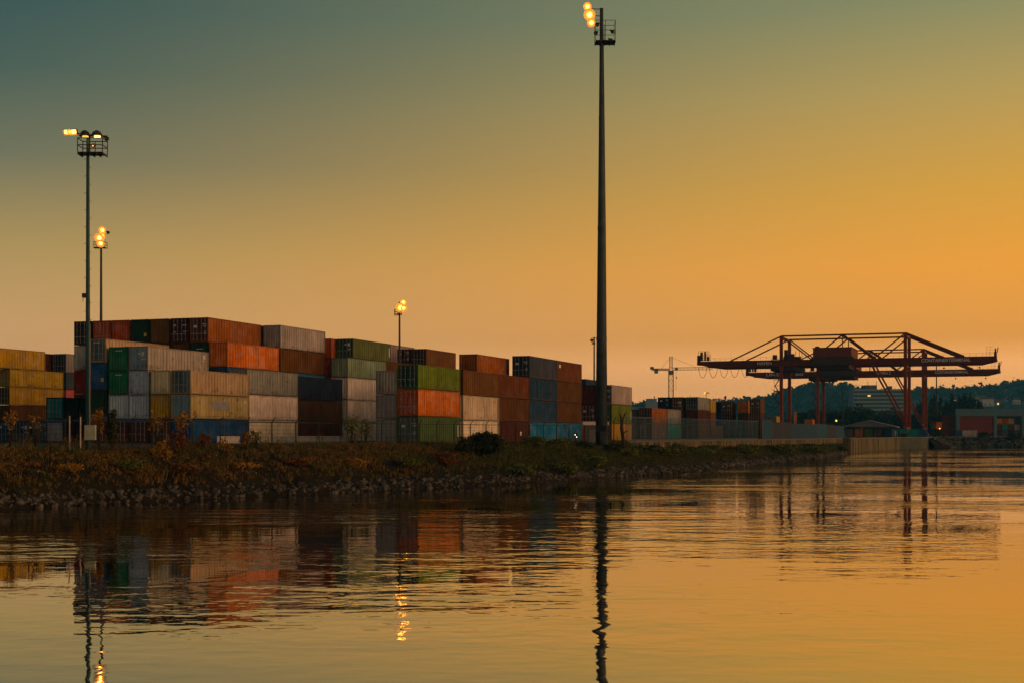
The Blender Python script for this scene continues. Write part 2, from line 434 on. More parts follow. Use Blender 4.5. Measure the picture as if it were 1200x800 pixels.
# --- long lane seen through the mesh fence ---------------------------------
UR,VR=solve_uv(764,253)
def lane(i): return UR+i*12.75
def _lane(i, items, dv):
    p=yard(lane(i),VR+dv); stack(CX+F*p.x/p.y, items, u=lane(i))
_lane(0,[('mauve','H','mauve brown container behind the mesh fence under the orange one with dark red end',dict(smark='spot')),
  ('burnt','H','orange container with dark red end rising behind the left part of the mesh fence',dict(door='maroon'))],0)
_lane(0,[('mauve','H','dull mauve container end behind the mesh fence beside the pale concrete wall start'),
  ('darkgrey','S','dark grey container end behind the mesh fence left of the dark red end')],-2.75)
_lane(1,[('teal','H','turquoise container behind the mesh fence under a grey one'),
  ('grey','H','grey container on top of the turquoise one behind the mesh fence',dict(smark=None))],0)
LN=[('ochre','olive yellow container behind the mesh fence next after the turquoise one'),
 ('brown','brown container behind the mesh fence right of the olive yellow one'),
 ('mauve','greyish mauve container with pale marks behind the mesh fence'),
 ('teal','dark teal container behind the mesh fence right of the greyish mauve one'),
 ('midblue','dusky blue container behind the mesh fence between dark teal and slate'),
 ('slate','slate container behind the mesh fence right of the dusky blue one'),
 ('steelblue','pale blue container behind the mesh fence beside the solid blue panels')]
for i,(c,l) in enumerate(LN): _lane(2+i,[(c,'H',l,dict(smark='panel') if c=='mauve' else {})],0)
# second line of stacks behind that lane
UQ=solve_uv(818,276)[0]
stack(818,[HID,('maroon','H','brick red container under the grey sided navy ended one'),('grey','S','grey sided container with navy end on the low skyline',dict(door='navy'))],u=UQ)
stack(800.5,[HIDS,HID,('darkbrown','H','dark brown container doors on the skyline under the tower crane',dict(door=True,mark='logo'))],u=UQ)
stack(784.5,[HID,HID,('navy','S','navy container end on the skyline left of the tower crane mast',dict(mark='white'))],u=UQ)
p=yard(UQ+12.8,solve_v(818,UQ)); 
stack(CX+F*p.x/p.y,[HIDS,('tanbrown','H','orange brown container under the small yellow one',dict(L=20)),('yellow','S','small yellow container on the low skyline right of the grey sided one',dict(L=20))],u=UQ+12.8)
stack(847,[HID,('blue','H','blue container end on the low skyline under a black one'),('black','S','black container end next to the small yellow one')],Y=322)
stack(857,[HIDS,('maroon','H','maroon container doors on the low skyline with an orange brown side',dict(door=True,L=20)),('tanbrown','H','orange brown container with dark doors under the far gantry cranes',dict(door='darkbrown',mark='white',L=20))],Y=318)
stack(877,[HID,('darkbrown','H','dark brown container end under the orange one on the low skyline',dict(L=20)),('orange','H','orange container end on the low skyline left of the tall brown stack',dict(L=20))],Y=318)
stack(891,[HID,('darkbrown','H','dark brown container doors under another pair, far right stack on the skyline',dict(door='darkbrown',L=20)),('tanbrown','H','brown container with dark doors topping the far right stack on the skyline',dict(door='darkbrown',mark='white',L=20))],Y=305)
stack(910,[HIDS,('yellow','H','small yellow container with olive end beside the crane leg',dict(door='olive',L=20))],Y=352)
stack(952,[HID,('orange','S','small orange container between the gantry crane legs above the blue panels',dict(L=20))],Y=420)
# --- far left group --------------------------------------------------------
stack(74.5,[('maroon','S','maroon short container with grey doors on the ground left of the lamp mast',dict(door='lightgrey',L=20,tarp=True)),
  ('darkgreen','S','dark green short container with teal end above the grey doors',dict(door='teal',L=20))],Y=158)
_,vb=solve_uv(57,165); ub=solve_uv(57,165)[0]
for i,(c,m,l) in enumerate([('slate','white','slate container doors with white labels on the ground beside the grey doors'),
  ('bluegrey','logo','blue grey container doors with two pale labels on the ground behind fence posts'),
  ('midblue','white','dusky blue container doors on the ground near the left picture edge'),
  ('darkgrey','logo','dark grey container doors on the ground cut by the left picture edge')]):
    p=yard(ub,vb-2.72*i); stack(CX+F*p.x/p.y,[(c,'S',l,dict(door=True,mark=m))],u=ub)
uy,vy=solve_uv(11.5,200)
stack(11.5,[HIDS,('brown','S','brown container long side below two yellow ones at the left edge'),
  ('yellow','S','stained yellow container, lower one of two full yellow sides',dict(door='darkbrown')),
  ('yellow','S','yellow container with visible dark yellow end, between two other yellow ones',dict(door='ochre'))],u=uy)
p=yard(uy-4.3,vy); zz=LAND_Z+.012+4*(HS+GAP)
container(uy-4.3,vy,zz,'yellow',HH,L40,'topmost yellow container on the skyline at the left edge')
stack(77.5,[HIDS,HIDS,('pink','S','pink red container peeking out right of the yellow ones'),('bluegrey','S','blue grey container strip under the navy ended one, right of the yellow ones'),
  ('grey','H','grey container with navy end right of the topmost yellow one',dict(door='navy'))],u=uy+12.75)
p=yard(uy+9,vy-2.8); stack(CX+F*p.x/p.y,[HIDS,HIDS,HIDS,HIDS,('maroon','H','maroon container showing a thin upper edge behind the topmost yellow one')],u=uy+9)
print('containers',NCONT[0])
# ------------------------------------------------------------------ land, banks, water
def fence_pt(px):            # chain link fence on the bank top
    t=(px-CX)/F; s=(t*117+22.5)/(.5-t*.866); return Vector((-22.5+.5*s,117+.866*s,0))
def wall_pt(px):             # concrete wall with the mesh fence
    t=(px-CX)/F; s=(t*190-16.3)/(.416-t*.909); return Vector((16.3+.416*s,190+.909*s,0))
WPX=[(-420,624),(-260,613),(-120,604),(0,597),(60,593.5),(100,591),(200,586),(292,582),(370,578.5),(430,575),(510,571),(590,567),(645,563.5),(700,560),(750,556.5),(800,553),(880,545),(960,537),(992,532)]
def smooth(t): t=max(0,min(1,t)); return t*t*(3-2*t)
bank=[]                       # (water point, bank top point)
for px,py in WPX:
    Y=(EYE-WATER_Z)*F/(py-HY); W=Vector((xat(px,Y),Y,WATER_Z))
    if px<=663: T=fence_pt(px)
    elif px>=737: T=wall_pt(px)
    else:
        k=(px-663)/(737-663); a=fence_pt(663); b=wall_pt(737); T=a.lerp(b,k)
    bank.append((W,T))
def bank_at(i,f):
    (a,b),(c,d)=bank[i],bank[i+1]; return a.lerp(c,f),b.lerp(d,f)
PROF=[(-.30,-.9),(-.02,.42),(.04,1.0),(.085,1.38),(.2,2.0),(.35,2.75),(.55,3.4),(.75,3.8),(.93,3.98),(1.0,4.0)]
def prof(s):
    for (a,x),(b,y) in zip(PROF,PROF[1:]):
        if s<=b: return x+(y-x)*max(0,(s-a))/(b-a)
    return 4.0
def bank_point(i,f,s):
    W,T=bank_at(i,f); p=W.lerp(T,s); right=smooth((i+f-13.6)/.5)
    z=prof(s)
    if right>0 and s>0: z=z-(right*1.8)*smooth((s-.2)/.6)*(1 if s<1.05 else 0)      # lower foot of the concrete wall
    z+=.28*noise.noise(Vector((p.x*.22,p.y*.22,3.3)))*smooth(s/.2)*smooth((1.04-s)/.12)
    z+=.12*noise.noise(Vector((p.x*.9,p.y*.9,9.3)))*smooth(s/.1)*smooth((1.04-s)/.12)
    return Vector((p.x,p.y,z))
m=MB(); rows=[]
SS=[-.3,-.1,-.02,.02,.05,.085,.12,.16,.2,.26,.32,.38,.45,.52,.6,.68,.76,.84,.92,1.0,1.02]
for i in range(len(bank)-1):
    for k in range(8):
        rows.append([bank_point(i,k/8,s) for s in SS])
rows.append([bank_point(len(bank)-2,1,s) for s in SS])
base=[]
for r in rows:
    base.append(len(m.v)); m.v.extend([tuple(p) for p in r])
for a,b in zip(base,base[1:]):
    for k in range(len(SS)-1): m.f.append((a+k,a+k+1,b+k+1,b+k)[::-1]); m.m.append(0)
SOIL=simple('bank_soil',(.016,.011,.006),.95,.5,.5,col2=(.026,.020,.008),bump=.15)
tag(m.build('riverbank',SOIL,smooth=True),kind='structure')

# land sheet: bank top, wall, pier, far coast, out to the hills
PIER_A=Vector((xat(995,327.5),327.5,0)); PIER_B=Vector((xat(1055,411),411,0))
edge=[b[1] for b in bank[:-1]]+[Vector((xat(988,331),331,0)), PIER_A]
edge+=[PIER_B,Vector((127,424,0)),Vector((136,446,0)),Vector((150,478,0)),Vector((230,486,0)),Vector((330,480,0)),Vector((520,470,0)),Vector((1000,440,0)),Vector((1500,420,0))]
poly=edge+[Vector((2600,3300,0)),Vector((-1400,3300,0)),Vector((-420,60,0))]
def flat(name,pts,z,mat):
    bm=bmesh.new(); vs=[bm.verts.new((p.x,p.y,z)) for p in pts]; es=[bm.edges.new((vs[i],vs[(i+1)%len(vs)])) for i in range(len(vs))]
    bmesh.ops.triangle_fill(bm,use_beauty=True,edges=es)
    for f in bm.faces:
        if f.normal.z<0: f.normal_flip()
    me=bpy.data.meshes.new(name); bm.to_mesh(me); bm.free(); me.materials.append(mat)
    return link(name,me)
PAVE=simple('yard_asphalt',(.055,.05,.045),.9,.35,.25,bump=.02)
tag(flat('terminal_ground',poly,LAND_Z,PAVE),kind='structure')

# water
def watermat():
    mt,nt,p=newmat('river_water'); L=nt.links.new; out=nt.nodes['Material Output']
    tc=N(nt,'ShaderNodeTexCoord')
    def wave(scale,rot,stretch,detail):
        mp=N(nt,'ShaderNodeMapping'); mp.inputs['Scale'].default_value=(scale/stretch,scale,scale); mp.inputs['Rotation'].default_value=(0,0,rot)
        L(tc.outputs['Object'],mp.inputs[0]); n=N(nt,'ShaderNodeTexNoise'); n.inputs['Scale'].default_value=1; n.inputs['Detail'].default_value=detail
        n.inputs['Roughness'].default_value=.45; L(mp.outputs[0],n.inputs['Vector']); return n.outputs[0]
    a=wave(.66,R(8),2.0,2.5); b=wave(1.7,R(-9),1.25,2.5); c=wave(.05,0,1.6,2.0); e=wave(.20,R(14),2.6,2.0)
    gate=N(nt,'ShaderNodeMapRange'); L(c,gate.inputs[0]); gate.inputs[1].default_value=.40; gate.inputs[2].default_value=.60; gate.inputs[3].default_value=.12; gate.inputs[4].default_value=1.25
    # ripples die out in the calm water away from the bank
    sx=N(nt,'ShaderNodeSeparateXYZ'); L(tc.outputs['Object'],sx.inputs[0])
    near=N(nt,'ShaderNodeMapRange'); L(sx.outputs[1],near.inputs[0])
    for i,v in enumerate((27,46,.22,1.0)): near.inputs[i+1].default_value=v
    bm_=N(nt,'ShaderNodeMath',operation='MULTIPLY'); bm_.inputs[1].default_value=.42; L(b,bm_.inputs[0])
    s=N(nt,'ShaderNodeMath',operation='ADD'); L(a,s.inputs[0]); L(bm_.outputs[0],s.inputs[1])
    s2=N(nt,'ShaderNodeMath',operation='MULTIPLY_ADD'); L(e,s2.inputs[0]); s2.inputs[1].default_value=1.5; L(s.outputs[0],s2.inputs[2]); s=s2
    g=N(nt,'ShaderNodeMath',operation='MULTIPLY'); L(gate.outputs[0],g.inputs[0]); L(near.outputs[0],g.inputs[1])
    bp=N(nt,'ShaderNodeBump'); bp.inputs['Distance'].default_value=.060; L(s.outputs[0],bp.inputs['Height']); L(g.outputs[0],bp.inputs['Strength'])
    gl=N(nt,'ShaderNodeBsdfGlossy'); rg_=N(nt,'ShaderNodeMapRange'); L(sx.outputs[1],rg_.inputs[0])
    for i,v in enumerate((42,110,.012,.03)): rg_.inputs[i+1].default_value=v
    L(rg_.outputs[0],gl.inputs['Roughness']); gl.inputs['Color'].default_value=(.90,.88,.84,1); L(bp.outputs[0],gl.inputs['Normal'])
    df=N(nt,'ShaderNodeBsdfDiffuse'); df.inputs['Color'].default_value=(.006,.006,.004,1)
    fr=N(nt,'ShaderNodeFresnel'); fr.inputs['IOR'].default_value=2.6; L(bp.outputs[0],fr.inputs['Normal'])
    mx=N(nt,'ShaderNodeMixShader'); fk=N(nt,'ShaderNodeMath',operation='MULTIPLY_ADD'); L(fr.outputs[0],fk.inputs[0]); fk.inputs[1].default_value=.16; fk.inputs[2].default_value=.74; L(fk.outputs[0],mx.inputs[0]); L(df.outputs[0],mx.inputs[1]); L(gl.outputs[0],mx.inputs[2]); L(mx.outputs[0],out.inputs['Surface'])
    return mt
m=MB(); m.face([(-1400,-40,WATER_Z),(2600,-40,WATER_Z),(2600,600,WATER_Z),(-1400,600,WATER_Z)])
tag(m.build('river_water',watermat()),kind='structure')

# stones of the riprap
STONE=simple('riprap_stone',(.062,.055,.045),.95,.95,.55,bump=.05)
def stone_mesh(seed):
    rg=random.Random(seed); bm=bmesh.new(); bmesh.ops.create_icosphere(bm,subdivisions=2,radius=1)
    pl=[(Vector((rg.gauss(0,1),rg.gauss(0,1),rg.gauss(0,1))).normalized(),rg.uniform(.5,.85)) for _ in range(9)]
    for v in bm.verts:
        for n,d in pl:
            k=v.co.dot(n)
            if k>d: v.co-=n*(k-d)
        v.co*=1+.06*noise.noise(v.co*2.5+Vector((seed,0,0)))
        v.co.x*=1.15; v.co.z*=.72
    me=bpy.data.meshes.new('riprap_stone'); bm.to_mesh(me); bm.free(); me.materials.append(STONE); return me
stones=[stone_mesh(s) for s in range(10)]
spots=[]
rs=random.Random(21)
seg=[(i,(bank[i+1][0]-bank[i][0]).length) for i in range(2,len(bank)-1)]
for i,Ls in seg:
    for _ in range(int(Ls*15)):
        f=rs.random(); s=rs.triangular(-.025,.092,.03); p=bank_point(i,f,s)
        w,t=bank_at(i,f); sc=rs.choice((.09,.11,.13,.16,.19,.23,.30))*rs.uniform(.8,1.2)
        p.z=max(p.z,WATER_Z-.1)+sc*.15; spots.append((sc/p.y,p,sc,rs.uniform(0,6.28),(rs.uniform(-.4,.4),rs.uniform(-.4,.4))))
vis=[q for q in spots if -620<(q[1].x/q[1].y*F)<620]
vis.sort(key=lambda q:-q[0]); big=vis[:280]; rest=vis[280:]
for k,(_,p,sc,rz,tl) in enumerate(big):
    o=link('riprap_stone',stones[k%10],None,p); o.rotation_euler=(tl[0],tl[1],rz); o.scale=(sc,sc*rs.uniform(.7,1),sc*rs.uniform(.8,1.1))
    tag(o,'rough grey boulder in the stone edging along the waterline','boulder','boulders along the waterline')
m=MB()
for k,(_,p,sc,rz,tl) in enumerate(rest):
    me=stones[k%10]; M=Matrix.Translation(p)@Matrix.Rotation(rz,4,'Z')@Matrix.Rotation(tl[0],4,'X')@Matrix.Diagonal((sc,sc*.8,sc,1))
    b=len(m.v); m.v.extend([tuple(M@v.co) for v in me.vertices]); m.f.extend([tuple(b+i for i in f.vertices) for f in me.polygons]); m.m.extend([0]*len(me.polygons))
tag(m.build('riprap_rubble',STONE),kind='stuff')

# grass and dry weeds on the bank
GRASS_DRY=leafmat('dry_weeds',[(0,(.065,.036,.010)),(.35,(.14,.072,.016)),(.7,(.20,.115,.024)),(1,(.10,.085,.020))],.9)
GRASS_GREEN=leafmat('bank_grass',[(0,(.03,.034,.010)),(.4,(.055,.068,.013)),(.75,(.11,.11,.020)),(1,(.08,.06,.014))],.9)
rgss=random.Random(5)
def tuft(m,p,h,n,mi,spread):
    for _ in range(n):
        a=rgss.uniform(0,6.28); d=Vector((math.cos(a),math.sin(a),0)); w=Vector((-d.y,d.x,0))*rgss.uniform(.013,.032)*(h/.6+.4)
        hh=h*rgss.uniform(.5,1.15); lean=rgss.uniform(.15,.95)*hh; b=p+d*rgss.uniform(0,spread)
        m.face([b-w,b+w,b+w*.7+d*lean*.45+Vector((0,0,hh*.6)),b-w*.7+d*lean*.45+Vector((0,0,hh*.6))],mi)
        m.face([b-w*.7+d*lean*.45+Vector((0,0,hh*.6)),b+w*.7+d*lean*.45+Vector((0,0,hh*.6)),b+d*lean+Vector((0,0,hh))],mi)
def dryness(i,f,s,p):
    x=i+f
    k=.75 if x<9 else (.75-.85*smooth((x-9)/3))
    return k+.8*noise.noise(Vector((p.x*.12,p.y*.12,1)))+.25*noise.noise(Vector((p.x*.5,p.y*.5,7)))-(.35 if s>.88 and x<12 else 0)
m=MB()
for i,Ls in [(i,(bank[i+1][0]-bank[i][0]).length) for i in range(1,len(bank)-1)]:
    depth=(bank[i][1]-bank[i][0]).length
    for _ in range(int(Ls*depth*.55*6.5)):
        f=rgss.random(); s=rgss.uniform(.085,1.01)
        if s<.11 and rgss.random()<.5: continue
        p=bank_point(i,f,s); dr=dryness(i,f,s,p); dens=.5+.9*noise.noise(Vector((p.x*.35,p.y*.35,4)))
        hgt=(.22+.5*max(0,noise.noise(Vector((p.x*.3,p.y*.3,12)))+.25))*(1.0 if s<.86 else .5)
        if i>12: hgt*=.75
        if rgss.random()<dens+.35:
            tuft(m,p-Vector((0,0,.04)),(hgt*rgss.uniform(.7,1.5)+.08)*.8,8,0 if rgss.random()<dr else 1,.25+.2*hgt)
def mound(m,p,w,h,n,mi):
    for _ in range(n):
        a=rgss.uniform(0,6.28); r=rgss.random()**.6*w; zz=h*(1-(r/w)**2)*rgss.uniform(.35,1.1)
        m.leaf(p+Vector((math.cos(a)*r,math.sin(a)*r,zz)),0,rgss.uniform(.07,.15),mi,rgss)
for i,Ls in [(i,(bank[i+1][0]-bank[i][0]).length) for i in range(1,len(bank)-1)]:
    for _ in range(int(Ls*(9 if i<12 else 6))):
        f=rgss.random(); s=rgss.triangular(.10,.97,.3); p=bank_point(i,f,s); dr=dryness(i,f,s,p); cl=noise.noise(Vector((p.x*.16,p.y*.16,31)))+.5*noise.noise(Vector((p.x*.5,p.y*.5,8)))
        if cl<-.12: continue
        k=.75+1.3*max(0,cl)
        mound(m,p-Vector((0,0,.05)),rgss.uniform(.4,1.1)*k,rgss.uniform(.25,.8)*k*(.5 if s>.85 else 1),int(84*k),0 if rgss.random()<dr else 1)
for _ in range(2600):                                  # tall dry stalks standing out of the grass
    i=rgss.randrange(1,len(bank)-1); f=rgss.random(); s=rgss.choice((rgss.uniform(.12,.95),rgss.uniform(.8,1.0))); p=bank_point(i,f,s)
    if noise.noise(Vector((p.x*.3,p.y*.3,55)))<.05: continue
    hh=rgss.uniform(.5,1.15); d=Vector((rgss.gauss(0,.18),rgss.gauss(0,.18),1))*hh; mi=0 if rgss.random()<dryness(i,f,s,p)+.2 else 1; w=Vector((.012,0,0))
    m.face([p-w,p+w,p+d+w*.5,p+d-w*.5],mi)
    for q in range(3): m.leaf(p+d*(.7+.15*q),0,.11,mi,rgss)
tag(m.build('bank_grass',[GRASS_DRY,GRASS_GREEN]),kind='stuff')
# ------------------------------------------------------------------ fences and walls
def bank_ground(px,Y):
    k=0
    while k<len(WPX)-2 and WPX[k+1][0]<px: k+=1
    f=(px-WPX[k][0])/(WPX[k+1][0]-WPX[k][0]); W,T=bank_at(k,f); s=(Y-W.y)/(T.y-W.y)
    if s>1: return LAND_Z
    return bank_point(k,f,s).z
FENCE=simple('fence_steel',(.025,.026,.026),.7,.3,3)
def fence_line(name,label,p0,p1,spacing,base,H,arm,mats,dense=False,panels=None):
    d=p1-p0; L=d.length; d/=L; n=int(L/spacing); t=thing(name,label,'fence',(p0.x,p0.y,base),math.atan2(d.y,d.x))
    nrm=-1
    for i in range(n+1):
        m=MB(); x=i*spacing; jj=rng.uniform(-.03,.03)
        m.tube([(x,0,-.35),(x+jj*.5,0,H)],.055 if not dense else .05,6)
        if arm: m.tube([(x+jj*.5,0,H),(x+jj+.12,-.28,H+.42)],.035,6)
        m.build('post',mats,t)
    m=MB(); m.tube([(0,0,H-.03),(n*spacing,0,H-.03)],.045,6); m.build('top_rail',mats,t)
    m=MB(); m.tube([(0,0,.1),(n*spacing,0,.1)],.02 if not dense else .05,5); m.build('bottom_rail',mats,t)
    m=MB()
    if arm:
        for a,b in ((.09,.14),(.18,.28),(.26,.40)): m.tube([(0.1,-a,H+b),(n*spacing+.1,-a,H+b)],.008,4,cap=False)
    zz=[H*k/6 for k in range(1,6)] if not dense else [H*k/16 for k in range(1,16)]
    for z in zz: m.tube([(0,.0,z),(n*spacing,.0,z)],.009 if not dense else .018,4,cap=False)
    if dense:
        k=0
        x=.5
        while x<n*spacing:
            m.bar((x,.02,.1),(x,.02,H-.04),.034,.034); x+=.6
    m.build('wire_mesh',mats,t)
    return t
A=fence_pt(-60); B=fence_pt(672)
fence_line('chain_link_fence','grey chain link fence with bent post tops along the grassy bank',A,B,3.3,4.0,2.05,True,FENCE)
# odd single posts standing in the weeds beside the lamp mast
for px,Y,ty,lb in ((81.5,98,487,'pale bare fence post left of the lamp mast'),(94.3,96.5,488,'pale bare fence post standing just beside the lamp mast')):
    g=bank_ground(px,Y); h=zat(ty,Y)-g
    t=thing('old_fence_post',lb,'post',(xat(px,Y),Y,g))
    m=MB(); m.tube([(0,0,-.3),(0,0,h)],.05,7); m.build('upright',simple('pale_post',(.40,.35,.30),.7,.2,4),t)
    m=MB(); m.tube([(0,0,h-.02),(.05,-.2,h+.3)],.035,6); m.tube([(.02,0,h),(-.03,-.2,h+.42)],.02,5); m.build('bent_arm',FENCE,t)

WALLC=simple('retaining_wall_concrete',(.34,.28,.17),.9,.45,.9,col2=(.22,.17,.09),bump=.03)
def stainmat():
    mt,nt,p=newmat('stained_concrete'); L=nt.links.new; tc=N(nt,'ShaderNodeTexCoord'); mp=N(nt,'ShaderNodeMapping'); mp.inputs['Scale'].default_value=(1.1,1.1,.12)
    L(tc.outputs['Object'],mp.inputs[0]); n=N(nt,'ShaderNodeTexNoise'); n.inputs['Scale'].default_value=1; n.inputs['Detail'].default_value=6; L(mp.outputs[0],n.inputs[0])
    r=N(nt,'ShaderNodeValToRGB'); r.color_ramp.elements[0].position=.36; r.color_ramp.elements[0].color=(.022,.018,.009,1); r.color_ramp.elements[1].position=.62; r.color_ramp.elements[1].color=(.14,.112,.055,1)
    L(n.outputs[0],r.inputs[0]); L(r.outputs[0],p.inputs['Base Color']); p.inputs['Roughness'].default_value=.9; p.inputs['Specular IOR Level'].default_value=.05; return mt
STAIN=stainmat()
def wall_run(name,label,cat,p0,p1,z0,z1,th,joint,mat,cope=True):
    d=p1-p0; L=d.length; d/=L; t=thing(name,label,cat,(p0.x,p0.y,z0),math.atan2(d.y,d.x)); H=z1-z0
    n=max(1,round(L/joint)); m=MB()
    for i in range(n): m.box(i*L/n+.02,(i+1)*L/n-.02,0,th,0,H-(.22 if cope else 0))
    m.box(0,L,.05,th-.05,.02,H-.25)
    m.build('panel_face',mat,t)
    if cope:
        m=MB(); m.box(-.05,L+.05,-.1,th+.1,H-.22,H); m.build('coping',CONC,t)
    return t
WA,WB=wall_pt(733),wall_pt(989)
wall_run('concrete_wall','low stained concrete retaining wall carrying the mesh fence',"wall",WA-Vector((.1,.2,0)),WB-Vector((.1,.2,0)),1.2,4.06,.45,6.0,STAIN)
MESHF=simple('mesh_fence_steel',(.06,.11,.14),.6,.25,3)
WM=wall_pt(893)
fence_line('mesh_fence','tall rectangular mesh fence on the pale concrete wall',WA+Vector((.1,.2,0)),WM,4.0,4.06,3.35,False,MESHF,dense=True)
# solid sheet panels
BLUEP=simple('blue_sheet',(.003,.040,.078),.55,.25,.5); MAUVEP=simple('mauve_sheet',(.022,.028,.046),.6,.25,.5); PALEP=simple('pale_blue_sheet',(.004,.052,.096),.55,.2,.5)
d=(WB-WM); L=d.length; d/=L; ang=math.atan2(d.y,d.x)
t=thing('sheet_barrier','blue corrugated sheet barrier continuing the mesh fence towards the quay','barrier',(WM.x,WM.y,4.06),ang)
def tpx(px):
    p=wall_pt(px); return (p-WM).length
for a,b,ty,Mt in ((893.2,905,491.5,PALEP),(905,928,494.3,MAUVEP),(928,957,496.2,BLUEP),(957,969,496.2,PALEP),(969,979,497.2,MAUVEP),(979,989,498.2,BLUEP)):
    x0,x1=tpx(a),tpx(b); p=wall_pt((a+b)/2); h=zat(ty,p.y)-4.06; m=MB()
    corr(m,(x0+.02,0),(x1-.02,0),(0,1),.02,h,.9,.10); m.box(x0,x1,.12,.2,h-.16,h); m.box(x0,x1,.12,.2,.0,.16)
    n=max(1,int((x1-x0)/4))
    for i in range(n+1): m.box(x0+.03+(x1-x0-.16)*i/n,x0+.13+(x1-x0-.16)*i/n,.12,.24,0,h)
    m.build('sheet_panel',Mt,t)
# quay block
wall_run('quay_wall','stained concrete quay block standing in the water below the open shed',"quay",PIER_A,PIER_B,-1.0,4.08,2.5,14.0,STAIN)
wall_run('quay_end_wall','short shaded end wall of the quay beside the grassy bank',"quay",Vector((xat(985,331.5),331.5,0)),PIER_A-Vector((.3,0,0)),-1.0,4.05,.8,9.0,STAIN)
MOSS=simple('mossy_quay_concrete',(.05,.05,.035),.9,.5,.7)
for a,b,lb in ((PIER_B,Vector((127,424,0)),'dark mossy quay wall just right of the pale quay block'),(Vector((127,424,0)),Vector((136,446,0)),'dark mossy quay wall below the front crane legs'),(Vector((136,446,0)),Vector((151,480,0)),'dark mossy quay wall leading to the far stony bank')):
    wall_run('quay_wall',lb,'quay',a,b,-1.0,4.07,1.2,7.0,MOSS)
# low white barrier in front of the white containers
WHITEC=simple('whitewashed_concrete',(.55,.48,.40),.85,.2,1.2)
for a,b,lb in ((254,281,'short whitewashed concrete block in front of the blue container'),(293,404,'long low whitewashed concrete barrier below the white and maroon containers')):
    ua,va=solve_uv(a,149 if a<260 else 156); Lb=8
    p0=yard(ua,va); p1=Vector((xat(b,150 if a<260 else 173),150 if a<260 else 173,0)); d=(p1-p0); L=d.length
    t=thing('concrete_barrier',lb,'barrier',(p0.x,p0.y,LAND_Z),math.atan2(d.y,d.x)); n=max(1,round(L/4))
    for i in range(n):
        m=MB(); x0,x1=i*L/n+.03,(i+1)*L/n-.03
        m.box(x0,x1,-.3,.3,0,.15); m.bar((x0,0,.40),(x1,0,.40),.36,.5); m.bar((x0,0,.70),(x1,0,.70),.26,.12); m.build('barrier_block',WHITEC,t)

# ------------------------------------------------------------------ shed on the quay
ROOFM=simple('grey_roof_sheet',(.20,.19,.20),.6,.25,.6)
vx=Vector((math.cos(R(20)),-math.sin(R(20)),0))
sr=Vector((115.8,413.5,0)); Wd=15.2; sl=sr-vx*Wd
t=thing('open_shed','open sided shed with grey gabled roof on the quay','shed',(sl.x,sl.y,LAND_Z),-R(20))
m=MB(); D=11
zr,ze=5.25,3.25
for x0,z0,x1,z1 in ((-.8,ze,Wd/2,zr),(Wd/2,zr,Wd+.8,ze)):
    m.face([(x0,-.6,z0),(x1,-.6,z1),(x1,D,z1),(x0,D,z0)]); m.face([(x0,-.6,z0-.2),(x0,D,z0-.2),(x1,D,z1-.2),(x1,-.6,z1-.2)])
    m.face([(x0,-.6,z0-.2),(x1,-.6,z1-.2),(x1,-.6,z1),(x0,-.6,z0)]); m.face([(x0,D,z0-.2),(x0,D,z0),(x1,D,z1),(x1,D,z1-.2)])
m.face([(-.8,-.6,ze),(-.8,D,ze),(-.8,D,ze-.2),(-.8,-.6,ze-.2)]); m.face([(Wd+.8,-.6,ze),(Wd+.8,-.6,ze-.2),(Wd+.8,D,ze-.2),(Wd+.8,D,ze)])
m.build('roof',ROOFM,t)
m=MB(); m.face([(.1,-.2,ze-.05),(Wd-.1,-.2,ze-.05),(Wd/2,-.2,zr-.3)]); m.build('gable_board',simple('gable_sheet',(.16,.15,.16),.7,.2,1),t)
for x in (0.1,Wd/3,2*Wd/3,Wd-.1):
    for y in (0,D-.6):
        m=MB(); m.box(x-.12,x+.12,y-.12,y+.12,0,ze+(zr-ze)*(1-abs(x-Wd/2)/(Wd/2))-.25); m.build('post',DARKSTEEL,t)
for k,(c,lb,dc) in enumerate((('mauve','mauve container doors at the left end under the shed roof','mauve'),('orange','orange container end under the shed roof',None),('lime','light green container end under the shed roof',None),
   ('darkbrown','dark brown container end under the middle of the shed roof','darkbrown'),('midblue','dusky blue container end under the shed roof',None))):
    q=sl+vx*(3.0+2.85*k)+Vector((math.sin(R(20)),math.cos(R(20)),0))*1.0+Vector((0,0,LAND_Z+.012))
    container(0,0,0,c,HS,L20,lb,door=dc,group='containers under the quay shed',p=q,rz=R(70))
container(0,0,0,'teal',HS,L20,'teal container lying lengthways right of the shed on the quay',group='containers on the quay',p=Vector((xat(1054,428),428.5,LAND_Z+.012)),rz=R(-8))
container(0,0,0,'blue',HS,L20,'blue container end beside the teal one below the crane legs',group='containers on the quay',p=Vector((xat(1086,437),437,LAND_Z+.012)),rz=R(88))

